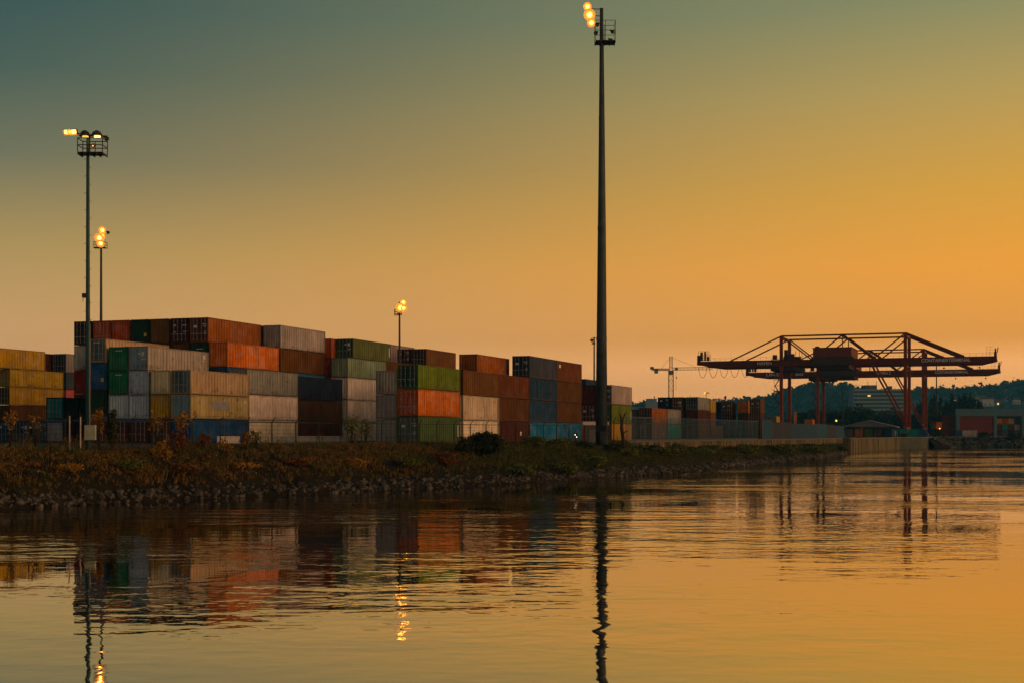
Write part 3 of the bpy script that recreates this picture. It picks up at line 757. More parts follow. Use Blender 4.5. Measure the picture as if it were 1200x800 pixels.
# ------------------------------------------------------------------ lamp masts
AMBER=emit('amber_halo_glow',(1.0,.20,.001),1.0); GOLD=emit('gold_halo_glow',(1.0,.36,.012),1.6)  # glowing materials that imitate the orange halo round lit lamps
LAMP=emit('sodium_lamp_glass',(1.0,.34,.03),13.0)
LAMPHOT=emit('sodium_lamp_glass_near',(1.0,.34,.03),26.0)
LAMPDIM=emit('sodium_lamp_dim',(1.0,.38,.06),1.6)
UNLIT=simple('lamp_glass_unlit',(.25,.22,.17),.3,.2,5)
MASTM=simple('mast_steel',(.045,.055,.055),.5,.3,1.2,.2)
MASTT=simple('mast_teal_paint',(.03,.065,.068),.55,.25,1.2)
def flood(parent,pos,direction,w,h,dp,lens,name='floodlight',mat=None):
    d=Vector(direction).normalized(); q=d.to_track_quat('-Y','Z').to_matrix().to_4x4(); M=Matrix.Translation(Vector(pos))@q
    m=MB()
    if w>h*1.6:
        m.box(-w/2,w/2,0,dp*.6,-h/2,h/2,M=M); m.box(-w*.3,w*.3,dp*.6,dp,-h*.3,h*.3,M=M)
        m.box(-w/2-.03,w/2+.03,-.05,0.04,h/2,h/2+.03,M=M); m.box(-w/2-.03,-w/2,-.04,.04,-h/2,h/2,M=M); m.box(w/2,w/2+.03,-.04,.04,-h/2,h/2,M=M)
    else:
        k=min(w,h)/2; m.tube([M@Vector((0,-.03,0)),M@Vector((0,dp*.35,0)),M@Vector((0,dp*.6,0)),M@Vector((0,dp,0))],[k,k*.85,k*.5,k*.42],14)
        m.box(-k-.05,k+.05,dp*.2,dp*.3,-.04,.04,M=M)
    o=m.build(name,mat or DARKSTEEL,parent)
    m=MB(); k=min(w,h)/2-.02
    if w>h*1.6:
        mm=MB(); mm.box(-w/2+.01,w/2-.01,-.03,-.002,-h/2-.07,-h/2+.04,M=M); mm.box(-w/2-.08,-w/2+.04,-.03,-.002,-h/2,h/2,M=M); mm.build('halo_glow',AMBER,o) if lens is LAMP else None  # glowing strips stand in for the bar lamp's halo
        m.box(-w/2+.03,w/2-.03,-.035,-.003,-h/2+.03,h/2-.03,M=M)
    else: m.tube([M@Vector((0,-.06,0)),M@Vector((0,-.09,0)),M@Vector((0,-.13,0))],[k*.46,k*.42,k*.2],16)
    m.build('lens',lens,o)
    if lens in (LAMP,LAMPHOT):  # lamp halo built as two glowing rings round the lens
        m=MB(); n=20
        for R0,R1,mi in ((k*.42,k*.92,0),(k*.92,k*1.55,1)):
          for i in range(n):
              a,b=2*math.pi*i/n,2*math.pi*(i+1)/n
              d0,d1=-.04-.06*mi,-.10-.06*mi
              m.face([M@Vector((R0*math.cos(a),d0,R0*math.sin(a))),M@Vector((R1*math.cos(a),d1,R1*math.sin(a))),M@Vector((R1*math.cos(b),d1,R1*math.sin(b))),M@Vector((R0*math.cos(b),d0,R0*math.sin(b)))],mi)
        m.build('halo_glow',[GOLD,AMBER],o)
    return o
def mast(label,px,Y,base,ytop,r0,r1,mat=MASTM,n=12):
    H=zat(ytop,Y)-base; t=thing('lamp_mast',label,'lamp mast',(xat(px,Y),Y,base),group='lamp masts of the terminal')
    m=MB(); m.tube([(0,0,-.5),(0,0,H*.33),(0,0,H*.66),(0,0,H)],[r0,r0+(r1-r0)*.36,r0+(r1-r0)*.7,r1],n); m.build('pole',mat,t,smooth=True)
    return t,H
def basket(t,x0,x1,y0,y1,z0,z1,mat):
    m=MB(); m.box(x0,x1,y0,y1,z0-.06,z0)
    for k in range(5):
        x=x0+(x1-x0)*k/4; m.bar((x,y0,z0-.12),(x,y1,z0-.12),.06,.1)
    m.build('platform',mat,t)
    m=MB()
    for z in (z0+(z1-z0)*.5,z1):
        for a,b in (((x0,y0),(x1,y0)),((x1,y0),(x1,y1)),((x1,y1),(x0,y1)),((x0,y1),(x0,y0))): m.tube([(a[0],a[1],z),(b[0],b[1],z)],.035,5)
    for x in (x0,(x0+x1)/2,x1):
        for y in (y0,y1): m.tube([(x,y,z0),(x,y,z1)],.035,5)
    m.build('railing',mat,t)
cam=Vector((0,0,5))
# the tall mast
g=bank_ground(705,160); t,H=mast('towering dark high mast with blazing lamps and a railed basket near its top',705,160,g,10,.74,.20)
z=lambda y: zat(y,160)-g
basket(t,-.75,1.55,-1.0,1.0,z(50),z(27),DARKSTEEL)
for dx,y,s in ((-1.66,9.5,.75),(-1.42,19,1.05),(-1.2,28.4,.8)): flood(t,(dx,-.5,z(y)),(-.25,-1,-.35),s*1.15,s*.9,.5,LAMPHOT)
for dx,y in ((-.6,32),(-.75,42)): flood(t,(dx,-.9,z(y)),(-.5,-.6,-.6),.6,.5,.45,UNLIT)
for dx,y in ((1.4,36),(1.2,46)): flood(t,(dx,.7,z(y)),(.8,.3,-.5),.6,.5,.45,UNLIT)
m=MB(); 
for y in (11,19,27.5): m.tube([(0,0,z(y)),(-1.4,-.1,z(y))],.05,6)
m.tube([(-1.3,0,z(9)),(-1.1,0,z(30))],.05,6); m.build('lamp_bracket',DARKSTEEL,t)
m=MB(); m.box(-.95,.95,-.95,.95,-.5,.45); m.build('foot_block',CONC,t)
for k in (.25,.5,.75):
    m=MB(); rr=.74+(.20-.74)*(k*1.06); m.tube([(0,0,H*k-.12),(0,0,H*k+.12)],rr+.035,14); m.build('section_joint',MASTM,t)
m=MB(); m.box(-.22,.22,-.775,-.70,1.0,2.3); m.build('access_door',DARKSTEEL,t)
m=MB(); m.tube([(.62,-.42,1.5),(.45,-.3,H*.5),(.2,-.12,H-3)],.035,5); m.build('cable_duct',DARKSTEEL,t)
m=MB(); m.box(-.75,.45,-.80,-.72,z(505),z(498.3)); m.build('sign_plate',simple('black_plate',(.012,.012,.012),.5,.2,3),t)
# left mast
g=bank_ground(103,97); t,H=mast('slim teal lamp mast with side lamp, hooded lamps and a control box at its foot',103,97,g,162,.19,.11,MASTT)
z=lambda y: zat(y,97)-g; dx=lambda px: (px-103)/F*97
basket(t,dx(94),dx(123),-.6,.6,z(180),z(164),DARKSTEEL)
flood(t,(dx(83.5),-.2,z(155.5)),(-.12,-1,-.3),.90,.30,.4,LAMP)
for px in (101,115):
    m=MB(); m.tube([(dx(px),-.3,z(161)),(dx(px),-.3,z(159.5)),(dx(px),-.3,z(156)),(dx(px),-.3,z(154))],[.44,.40,.26,.06],10); o=m.build('hood',DARKSTEEL,t)
    m=MB(); m.tube([(dx(px)+.05,-.35,z(161.1)-.08),(dx(px)+.05,-.35,z(161.1))],.22,8); m.build('lens',LAMPDIM if px==101 else LAMP,o)
flood(t,(dx(110),-.2,z(171.5)),(.1,-1,-.5),.45,.3,.3,LAMPDIM); flood(t,(dx(126),.1,z(163)),(.9,.2,-.5),.45,.3,.35,UNLIT)
m=MB()
m.tube([(0,0,z(158)),(dx(84),0,z(156.5))],.05,6); m.tube([(0,0,z(158.5)),(dx(126),0,z(160))],.05,6); m.tube([(0,0,z(182)),(0,0,z(156))],.08,6); m.build('lamp_bracket',DARKSTEEL,t)
m=MB(); k=3.4
while k<H-1.5:
    m.tube([(0,0,k),(.26,0,k)],.016,4); m.tube([(0,0,k+.6),(-.26,0,k+.6)],.016,4); k+=1.2
m.build('climbing_rungs',DARKSTEEL,t)
m=MB(); m.box(dx(97),dx(102),-.2,.1,z(349),z(344)); m.tube([(dx(98),-.1,z(349)),(dx(97.5),-.1,z(354))],.02,4); m.build('camera_box',DARKSTEEL,t)
CAB=simple('cabinet_grey_green',(.26,.27,.19),.6,.2,2)
m=MB(); m.box(dx(101.2),dx(113.8),-.5,-.19,z(515),z(497.5)); o=m.build('control_box',CAB,t)
m=MB(); m.box(dx(101.6),dx(113.4),-.515,-.5,z(514.4),z(498)); m.box(dx(106),dx(106.8),-.54,-.515,z(507),z(505.2)); m.build('box_door',simple('cabinet_door',(.30,.31,.22),.55,.2,2),o)
m=MB(); m.tube([(dx(106.7),-.3,z(497)),(dx(106.5),-.22,z(380))],.028,6); m.build('conduit',simple('conduit_grey',(.22,.20,.15),.6,.2,3),t)
m=MB(); m.box(-.35,.35,-.35,.35,-.5,.12); m.build('foot_block',CONC,t)
# masts behind the stacks
t,H=mast('far lamp mast with four blazing lamps rising behind the tallest container row',118.5,236,LAND_Z,266,.36,.16)
z=lambda y: zat(y,236)-LAND_Z; dx=lambda px: (px-118.5)/F*236
for px,y,s in ((121.8,270.5,1.0),(118.2,279.5,1.25),(121.2,277.5,.9),(119.8,286,1.1)): flood(t,(dx(px),-.8,z(y)),(-.05,-1,-.4),s,s*.9,.5,LAMPHOT)
basket(t,dx(111),dx(124),-.7,.9,z(290),z(284),DARKSTEEL); flood(t,(dx(127),.1,z(273)),(.7,-.2,-.6),.7,.6,.5,UNLIT)
m=MB(); m.tube([(0,0,z(271)),(dx(127),0,z(272))],.06,5); m.tube([(0,-.3,z(279)),(0,-.5,z(270))],.06,5); m.build('lamp_bracket',DARKSTEEL,t)
um=56.3; vm=solve_v(468.2,um); p=yard(um,vm); Yq=p.y
t,H=mast('slim lamp mast with two blazing lamps standing in the middle of the yard',468.2,Yq,LAND_Z,354,.26,.12)
z=lambda y: zat(y,Yq)-LAND_Z; dx=lambda px: (px-468.2)/F*Yq
for px,y,s in ((473.2,354.6,.8),(470.0,361,1.3),(473.8,361.5,.9)): flood(t,(dx(px),-.7,z(y)),(.05,-1,-.4),s,s*.8,.5,LAMPHOT)
flood(t,(dx(464.5),-.3,z(369.5)),(-.3,-1,-.5),.5,.35,.4,LAMPDIM); basket(t,dx(462.5),dx(470.5),-.6,.6,z(368),z(363),DARKSTEEL)
t,H=mast('thin unlit lamp mast close behind the towering high mast',696.3,285,LAND_Z,395,.24,.14)
z=lambda y: zat(y,285)-LAND_Z
flood(t,(-.55,-.2,z(399)),(-.7,-.6,-.4),.8,.7,.5,UNLIT); flood(t,(-.1,-.4,z(402)),(-.2,-1,-.4),.7,.6,.5,UNLIT)
m=MB(); m.tube([(-.6,0,z(396)),(.5,0,z(396))],.05,5); m.tube([(-.6,0,z(403)),(.3,0,z(403))],.05,5); m.build('lamp_bracket',DARKSTEEL,t)
def smallmast(label,px,Y,base,ytop,r,lit,side=-1,mat=DARKSTEEL):
    t,H=mast(label,px,Y,base,ytop,r,r*.6,mat,8)
    flood(t,(side*.5,-.3,H-.15),(side*.3,-1,-.4),.62,.42,.4,lit); flood(t,(-side*.7,0,H-.1),(-side*.8,-.3,-.4),.6,.4,.4,UNLIT)
    m=MB(); m.tube([(-1.0,0,H-.2),(1.0,0,H-.2)],.06,5); m.build('lamp_bracket',DARKSTEEL,t); return t
smallmast('short lamp mast with one small glowing lamp behind the low skyline containers',827.5,430,LAND_Z,459.5,.16,LAMP)
smallmast('thin unlit mast between the second crane and the office block',987.5,560,LAND_Z,453,.30,UNLIT)
smallmast('tall thin unlit mast passing behind the lettering of both crane booms',1097.5,560,LAND_Z,420,.36,UNLIT)
smallmast('low lamp post glowing orange above the end of the blue barrier',982,352,LAND_Z,491.5,.07,LAMP)
smallmast('low lamp post glowing orange in front of the dark red container stack',1102.5,520,LAND_Z,501,.10,LAMP)
smallmast('tiny glowing lamp post beside the front crane legs',1083,500,LAND_Z,496.5,.09,LAMPDIM)

# kiosk at the foot of the high mast
KI=simple('kiosk_grey',(.11,.105,.095),.85,.3,1.2); Y=164.5; g=bank_ground(697,Y)-.1
t=thing('service_kiosk','small grey service kiosk with a pale flat roof behind the high mast foot','kiosk',(xat(699,Y),Y,g))
h=zat(497.5,Y)-g; w=1.36
m=MB(); m.box(-w,w,0,2.4,0,h); m.build('wall',KI,t)
m=MB(); m.box(-w-.28,w+.12,-.25,2.6,h,h+.42); m.build('roof',simple('kiosk_roof',(.62,.57,.52),.8,.15,1),t)
m=MB(); m.box(-.9,-.05,-.06,.0,.1,2.1); o=m.build('door',simple('kiosk_door',(.15,.14,.13),.7,.2,2),t)
m=MB(); m.box(-.2,-.14,-.1,-.06,1.0,1.15); m.build('handle',STEEL,o)
# twin signal lamp on a short post
Y=163; g=bank_ground(674.5,Y)
t=thing('signal_lamp','dark signal head with two bright white lights above the bushes','signal lamp',(xat(674.7,Y),Y,g-.1))
h=zat(512,Y)-g
m=MB(); m.tube([(0,.1,-.3),(0,.1,h)],.06,7); m.build('post',DARKSTEEL,t)
m=MB(); m.box(-.2,.22,-.1,.25,h,h+.62); m.bar((-.2,-.05,h+.62),(.22,-.05,h+.62),.5,.04); o=m.build('lamp_housing',DARKSTEEL,t)
WHT=emit('white_lamp',(1,.75,.45),3)
for x,zz in ((-.08,h+.42),(.10,h+.16)):
    m=MB(); m.tube([(x,-.14,zz),(x,-.10,zz)],.06,10); m.build('lens',WHT,t)
# ------------------------------------------------------------------ gantry cranes
CRANE_LEG=simple('crane_leg_red',(.19,.028,.008),.6,.35,.6)
def prism(m,pts,y0,y1,mi=0):
    n=len(pts); a=[(x,y0,z) for x,z in pts]; b=[(x,y1,z) for x,z in pts]
    m.face(a,mi); m.face(b[::-1],mi)
    for i in range(n):
        j=(i+1)%n; m.face([a[j],a[i],b[i],b[j]],mi)
def lettering(txt,x0,x1,zc,y,parent):
    cu=bpy.data.curves.new('lettering','FONT'); cu.body=txt; cu.extrude=.02; cu.size=1; cu.offset=.012
    o=bpy.data.objects.new('tmp',cu); COL.objects.link(o); bpy.context.view_layer.update()
    me=bpy.data.meshes.new_from_object(o.evaluated_get(bpy.context.evaluated_depsgraph_get())); bpy.data.objects.remove(o)
    xs=[v.co.x for v in me.vertices]; ys=[v.co.y for v in me.vertices]; w=max(xs)-min(xs); s=(x1-x0)/w; hh=1.05
    sy=hh/(max(ys)-min(ys))
    for v in me.vertices:
        v.co=Vector((x0+(v.co.x-min(xs))*s, y-.03-v.co.z*.5, zc-hh/2+(v.co.y-min(ys))*sy))
    me.materials.clear(); me.materials.append(LETTER); me.update()
    return link('lettering',me,parent)
def gantry(label,loc,house,texts,festoon):
    t=thing('gantry_crane',label,'gantry crane',loc,-R(20),'red container gantry cranes')
    X,W=19.4,8.85; GB,GT,TOP=23.0,24.9,32.6
    for sx in (-1,1):
        for sy in (-1,1):
            m=MB(); x,y=sx*X,sy*W; m.box(x-.5,x+.5,y-.5,y+.5,1.2,TOP); m.build('leg',CRANE_LEG,t)
            m=MB(); m.box(x-1.0,x+1.0,y-2.6,y+2.6,.55,1.2)
            for k in (-1.8,-.6,.6,1.8): m.tube([(x-.3,y+k,.38),(x+.3,y+k,.38)],.38,10)
            m.build('wheel_bogie',CRANE_DARK,t)
        m=MB(); m.box(sx*X-.4,sx*X+.4,-W+.5,W-.5,2.0,3.2); m.build('sill_beam',CRANE_RED,t)
        m=MB(); m.box(sx*X-.35,sx*X+.35,-W+.5,W-.5,TOP-1.0,TOP-.1); m.build('portal_beam',CRANE_RED,t)
        m=MB(); m.box(sx*X-.35,sx*X+.35,-W+1.2,W-1.2,GB-1.2,GB-.05); m.build('portal_beam',CRANE_RED,t)
    for sy in (-1,1):
        y=sy*W
        m=MB(); prism(m,[(-47,GT-1.2),(-45.5,GT-1.3),(-41,GB),(42,GB),(46.6,GT-.8),(46.6,GT),(-47,GT)],y-.72,y+.72)
        m.build('girder',CRANE_RED,t)
        m=MB(); m.bar((-X,y,TOP),(X,y,TOP),.55,.5); m.build('top_chord',CRANE_RED,t)
        for a,b in (((-X,TOP),(-36,GT)),((X,TOP),(37,GT)),((-X,TOP),(-9.7,GT)),((0,TOP),(-9.7,GT)),((0,TOP),(9.7,GT)),((X,TOP),(9.7,GT))):
            big=.75 if (a[0]==0 and b[0]>0) or a[0]>X-1 and b[0]>30 else .42
            m=MB(); m.bar((a[0],y,a[1]),(b[0],y,b[1]),big,big); m.build('stay',CRANE_RED,t)
        m=MB(); m.bar((0,y,TOP),(0,y,GT),.3,.3); m.build('hanger',CRANE_RED,t)
        m=MB(); m.bar((9.0,y,GB),(X-.4,y,4.0),.55,.55); m.build('brace',CRANE_LEG,t)
        m=MB(); x=-45
        yy=y-sy*.0+(-.68 if sy<0 else .68)
        while x<45.5: m.bar((x,yy,GT),(x,yy,GT+1.05),.05,.05); x+=1.9
        for z in (.55,1.05): m.bar((-45,yy,GT+z),(45.4,yy,GT+z),.045,.045)
        m.build('handrail',CRANE_RED,t)
    m=MB(); m.box(-.3,.3,-W+.3,W-.3,TOP-.5,TOP); m.build('tie_beam',CRANE_RED,t)
    for x in (-46.3,45.9):
        m=MB(); m.box(x-.5,x+.5,-W+.75,W-.75,GT-1.0,GT-.1); m.build('end_beam',CRANE_RED,t)
    # raised ends of the girder with their platforms
    m=MB(); m.box(-46.95,-46.0,-W-.70,-W+.70,GT+.01,GT+2.0); m.box(-46.0,-42.2,-W-1.4,-W-.75,GT+.15,GT+.27)
    for x in (-45.5,-44.7,-43.6,-42.4): m.bar((x,-W-1.3,GT+.27),(x,-W-1.3,GT+2.2),.07,.07)
    for z in (1.2,1.75,2.2): m.bar((-46,-W-1.3,GT+z),(-42.3,-W-1.3,GT+z),.06,.06)
    m.box(-45.8,-45.0,-W-1.2,-W-.8,GT+.27,GT+3.0); m.box(-44.5,-43.9,-W-1.2,-W-.8,GT+.27,GT+3.2); m.box(-43.6,-42.8,-W-1.2,-W-.8,GT+.27,GT+1.5)
    for x in (-46.4,-45.2,-43.4,-42.9): m.bar((x,-W-1.0,GT+.2),(x,-W-1.0,GT+3.3),.09,.09)
    m.bar((-46.5,-W-1.0,GT+3.3),(-42.9,-W-1.0,GT+3.3),.07,.07)
    m.build('end_platform',CRANE_DARK,t)
    m=MB(); m.box(45.7,46.55,-W-.70,-W+.70,GT+.01,GT+1.3); m.box(45.9,46.4,-W-.3,-W+.3,GT+1.3,GT+2.4)
    for x in (43.5,44.6): m.bar((x,-W-.6,GT),(x,-W-.6,GT+2.9),.06,.06)
    for z in (1.2,2.0,2.9): m.bar((43.5,-W-.6,GT+z),(45.7,-W-.6,GT+z),.05,.05)
    m.bar((46.7,-W,GT+1.2),(46.9,-W,GT+2.8),.25,.25); m.build('end_platform',CRANE_RED,t)
    # machinery house and trolley
    m=MB(); m.box(house-6,house+6,-W-1.3,W+1.3,GT+.75,GT+3.5); o=m.build('machinery_house',simple('machine_house_red',(.15,.028,.02),.55,.25,.5),t)
    m=MB(); m.box(house-6.2,house+6.2,-W-1.5,W+1.5,GT+3.5,GT+3.72); m.box(house-5.4,house-4.2,-W-.6,-W+.6,GT+3.72,GT+4.2); m.build('house_roof',CRANE_DARK,o)
    m=MB(); m.box(house-6.5,house+6.5,-W-1.5,W+1.5,GT+.30,GT+.75); m.box(house-6,house+6,-W-1.35,-W-.9,GB+.2,GT+.3); m.box(house-5,house+5,-W+1.2,W-1.2,GB-1.0,GT+.3)
    m.build('trolley',CRANE_DARK,t)
    # landing cluster round the left tower
    m=MB(); m.box(-22.5,-14.5,-W-1.5,-W-.8,GT+.1,GT+.25); m.box(-22,-20.6,-W-1.3,-W-.8,GT+.25,GT+1.7); m.box(-17.2,-15,-W-1.4,-W-.8,GT+.25,GT+1.9); m.box(-18.4,-17.3,-W-.7,-W+.7,GT+.25,GT+3.3)
    m.box(-21.4,-15.6,W-.6,W+.6,GT+.1,GT+2.0)
    for x in (-14.6,-13.4,-12.6): m.bar((x,-W-1.2,GT),(x,-W-1.2,GT+2.8),.12,.12)
    m.box(-23,-14,-W+.8,W-.8,GB-1.5,GB-.2); m.build('access_landing',CRANE_DARK,t)
    # stairs up the left front leg
    m=MB(); z=9.0; k=0
    while z<GB-1:
        m.box(-X-2.2,-X-.55,-W-.5,-W+.5,z,z+.1)
        if k%2==0: m.bar((-X-2.0,-W-.3,z),(-X-.7,-W-.3,z+1.9),.14,.3)
        else: m.bar((-X-.7,-W-.3,z),(-X-2.0,-W-.3,z+1.9),.14,.3)
        m.bar((-X-2.2,-W-.5,z),(-X-2.2,-W-.5,z+1.9),.08,.08); z+=1.9; k+=1
    m.build('stair',CRANE_DARK,t)
    for k in range(festoon):
        x0=-46.5+k*3.55; m=MB(); pts=[]
        for i in range(13):
            a=i/12; pts.append((x0+2.9*a,-W-.9,GB-.1-3.4*(1-(2*a-1)**2)**.8))
        m.tube(pts,.07,5); m.build('festoon_cable',CRANE_DARK,t)
    for k in range(4):
        x=10+k*10.5; m=MB(); m.bar((x,-W-.8,GB),(x,-W-.8,GB-1.3),.06,.06); m.box(x-.25,x+.25,-W-1.0,-W-.6,GB-1.75,GB-1.3); m.build('work_lamp',CRANE_DARK,t)
    for txt,x0,x1 in texts: lettering(txt,x0,x1,GT-.95,-W-.72,t)
    return t
c0=Vector((105.65,436.6,0))+Vector((math.sin(R(20)),math.cos(R(20)),0))*8.85
gantry('nearer and higher red gantry crane with cable loops hanging under its boom tip',(c0.x,c0.y,LAND_Z),-3.1,[('HAFEN',-27.0,-22.4),('CONTAINERTERMINAL',24.3,38.9)],5)
gantry('farther red gantry crane with the lower boom, standing behind the nearer one',(c0.x+30,c0.y+81,LAND_Z),-10.9,[('LINZ',-39.0,-33.8),('AG',-27.9,-24.9),('HAFEN 2',2.6,7.6),('CONTAINERTERMINAL',23.7,35.4)],0)

# ------------------------------------------------------------------ tower crane
TCY=simple('tower_crane_grey',(.30,.24,.15),.6,.25,.5); TCC=simple('tower_crane_cab',(.10,.14,.16),.6,.2,.5)
Yt=750; q=lambda px,py: ((px-786.3)/F*Yt, zat(py,Yt)-LAND_Z)
t=thing('tower_crane','slender lattice tower crane with long jib standing beyond the container yard','tower crane',(xat(786.3,Yt),Yt,LAND_Z))
def lattice(m,p,q_,w,n,th):
    p=Vector(p); q_=Vector(q_); d=(q_-p).normalized(); up=Vector((0,1,0)); a=d.cross(up).normalized()*w/2; b=up*w/2
    cs=[a+b,a-b,-a-b,-a+b]
    for c in cs: m.bar(p+c,q_+c,th,th)
    for i in range(n):
        s0=p.lerp(q_,i/n); s1=p.lerp(q_,(i+1)/n)
        for k in range(4):
            c,e=cs[k],cs[(k+1)%4]
            m.bar(s0+c,s1+e,th*.6,th*.6) if i%2 else m.bar(s0+e,s1+c,th*.6,th*.6)
            m.bar(s0+c,s0+e,th*.6,th*.6)
m=MB(); lattice(m,(0,0,0),(0,0,q(0,434)[1]),2.5,13,.24); m.build('tower',TCY,t)
zj=q(0,432)[1]
m=MB(); lattice(m,(0,0,q(0,434)[1]),(0,0,q(0,417)[1]),1.4,4,.2); m.build('tower_head',TCY,t)
m=MB(); lattice(m,(1.2,0,zj),(q(836,0)[0],0,zj+.4),1.4,11,.16); m.build('jib',TCY,t)
m=MB(); lattice(m,(-1.2,0,zj-.3),(q(764,0)[0],0,zj-.3),.9,8,.3); m.box(q(771,0)[0],-1,-0.2,.2,zj-.75,zj-.6); m.build('counter_jib',TCY,t)
m=MB(); m.box(q(762,0)[0],q(766,0)[0],-.8,.8,zj-.3,zj+1.2); m.box(q(767,0)[0],q(771,0)[0],-.8,.8,zj-2.4,zj+.2); m.build('counterweight',TCC,t)
m=MB(); m.box(-1.2,1.4,-1.3,-.2,zj-3.2,zj-.9); m.build('operator_cab',TCC,t)
m=MB(); m.box(q(791,0)[0],q(794.3,0)[0],-.7,.7,zj-.6,zj+.9); m.build('trolley',TCC,t)
m=MB(); m.tube([(0,0,q(0,418)[1]),(q(775,0)[0],0,zj+.3)],.07,4); m.tube([(0,0,q(0,418)[1]),(q(815,0)[0],0,zj+1)],.07,4); m.build('tie_rope',TCY,t)
m=MB(); m.tube([(q(792.5,0)[0],0,zj-.5),(q(792.5,0)[0],0,q(0,457)[1])],.06,4); m.box(q(792,0)[0],q(793.2,0)[0],-.3,.3,q(0,443)[1],q(0,441)[1]); m.build('hoist_rope',TCY,t)

# ------------------------------------------------------------------ plants
AUTUMN=leafmat('autumn_leaves',[(0,(.08,.045,.008)),(.35,(.22,.11,.014)),(.65,(.38,.20,.022)),(1,(.16,.05,.010))])
DARKLEAF=leafmat('dark_bush_leaves',[(0,(.010,.014,.006)),(.5,(.026,.034,.010)),(.85,(.06,.06,.014)),(1,(.04,.028,.010))])
GREENLEAF=leafmat('green_bush_leaves',[(0,(.03,.042,.010)),(.4,(.07,.088,.016)),(.8,(.15,.15,.026)),(1,(.10,.075,.014))])
REDLEAF=leafmat('russet_leaves',[(0,(.05,.018,.006)),(.5,(.13,.045,.012)),(1,(.20,.085,.016))])
BARK=simple('bark',(.035,.025,.017),.95,.4,6)
def leafcloud(m,lobes,n,size,rg,cull=True):
    tot=sum(l[1][0]*l[1][1]*l[1][2] for l in lobes)
    for c,r in lobes:
        k=int(n*r[0]*r[1]*r[2]/tot)
        for _ in range(k):
            d=Vector((rg.gauss(0,1),rg.gauss(0,1),rg.gauss(0,1))).normalized(); e=rg.random()**.45
            bump=1+.35*noise.noise(d*2.2+Vector(c))
            p=Vector(c)+Vector((d.x*r[0],d.y*r[1],d.z*r[2]))*e*bump
            if cull and noise.noise(p*1.3/ max(.3,size*4)+Vector((5,5,5)))<-.28: continue
            m.leaf(p,0,size,0,rg)
def shrub(label,px,Y,w,ytop,leaf,n,size,seed,stems=4,open_=1.0,name='bush',cat='bush',low=.0,group='bushes on the river bank'):
    g=bank_ground(px,Y); h=zat(ytop,Y)-g; W=w/F*Y/2*(1.35 if w<30 else 1.15)*(1.25 if px>735 else 1); rg=random.Random(seed)
    t=thing(name,label,cat,(xat(px,Y),Y,g),group=group)
    m=MB(); lobes=[]
    for k in range(stems+3):
        a=rg.uniform(0,6.28); rr=rg.uniform(.1,.62); zc=h*rg.uniform(low+.22,.82); s=rg.uniform(.30,.5)
        lobes.append(((math.cos(a)*W*rr,math.sin(a)*W*rr*.9,zc),(W*s,W*s,h*s*.55)))
    lobes.append(((0,0,h*(.55+low*.3)),(W*.55,W*.55,h*(.42-low*.25))))
    ms=MB()
    for c,r in lobes: ms.tube([(c[0]*.1,c[1]*.1,-.2),(c[0]*.5,c[1]*.5,c[2]*.55),c],[.022*min(h,1.6)+.012,.014*min(h,1.6)+.008,.008],5)
    ms.build('stem',BARK,t)
    leafcloud(m,lobes,n,size,rg); m.build('foliage',leaf,t)
    return t
shrub('thin sapling with sparse yellow leaves near the left picture edge',12,94,18,478,AUTUMN,260,.16,1,3,low=.45,name='sapling',cat='sapling')
shrub('spindly sapling with a few yellow leaf sprays left of the grey doors',42,95,18,483,AUTUMN,110,.15,2,3,low=.5,name='sapling',cat='sapling')
shrub('yellow leaved sapling right beside the slim lamp mast',116,100,20,478,AUTUMN,520,.17,3,4,low=.42,name='sapling',cat='sapling')
shrub('dark ivy covered trunk with a yellowish tuft right of the control box',131,99.5,14,478,DARKLEAF,1500,.17,4,4,name='ivy_clump',cat='ivy')
shrub('leafy top spray in front of the mustard yellow container',184,104,22,484,AUTUMN,200,.16,5,3,low=.55,name='sapling',cat='sapling')
shrub('round topped sapling in front of the slate container doors',213,105,22,480,AUTUMN,420,.17,6,4,low=.5,name='sapling',cat='sapling')
shrub('russet bush in front of the rust red container end',209,103,26,499,REDLEAF,900,.17,7,5)
shrub('bright orange autumn bush on the bank below the maroon containers',188,99,26,514,AUTUMN,1100,.16,8,5)
shrub('dark red low bush under the blue container',238,107,20,506,REDLEAF,700,.16,9,5)
shrub('tan rounded bush between the blue and the white containers',287,112,13,503,AUTUMN,700,.15,10,4)
shrub('thin tall weed in front of the white container on the ground',299,112,12,501,GREENLEAF,260,.15,11,5,low=.2,name='tall_weed',cat='weed')
shrub('small orange bush on the bank left of the tan rounded one',262,107,18,512,AUTUMN,500,.15,12,4)
shrub('climbing weeds sprawling over the fence in front of the white stack',412,128,26,484,GREENLEAF,620,.17,13,6,low=.1,name='climbing_weed',cat='weed')
shrub('second clump of climbing weeds at the right side of the white stack',428,130,18,488,GREENLEAF,360,.16,14,5,low=.1,name='climbing_weed',cat='weed')
shrub('big dark bush on the bank below the cream white containers',566,131,54,504,DARKLEAF,7500,.22,15,9)
shrub('dark rounded bush on the slope left of the big dark one',546,129,32,514,DARKLEAF,2600,.2,16,6)
shrub('low green bush under the light blue containers',627,150,34,510,GREENLEAF,1900,.2,17,7)
shrub('low green bush below the signal lamp',658,152,36,513,GREENLEAF,1900,.2,18,7)
shrub('dark green bush at the foot of the grey kiosk',686,156,30,517,DARKLEAF,1700,.2,19,6)
shrub('dark green bush at the foot of the towering high mast',718,157,30,519,DARKLEAF,1700,.2,20,6)
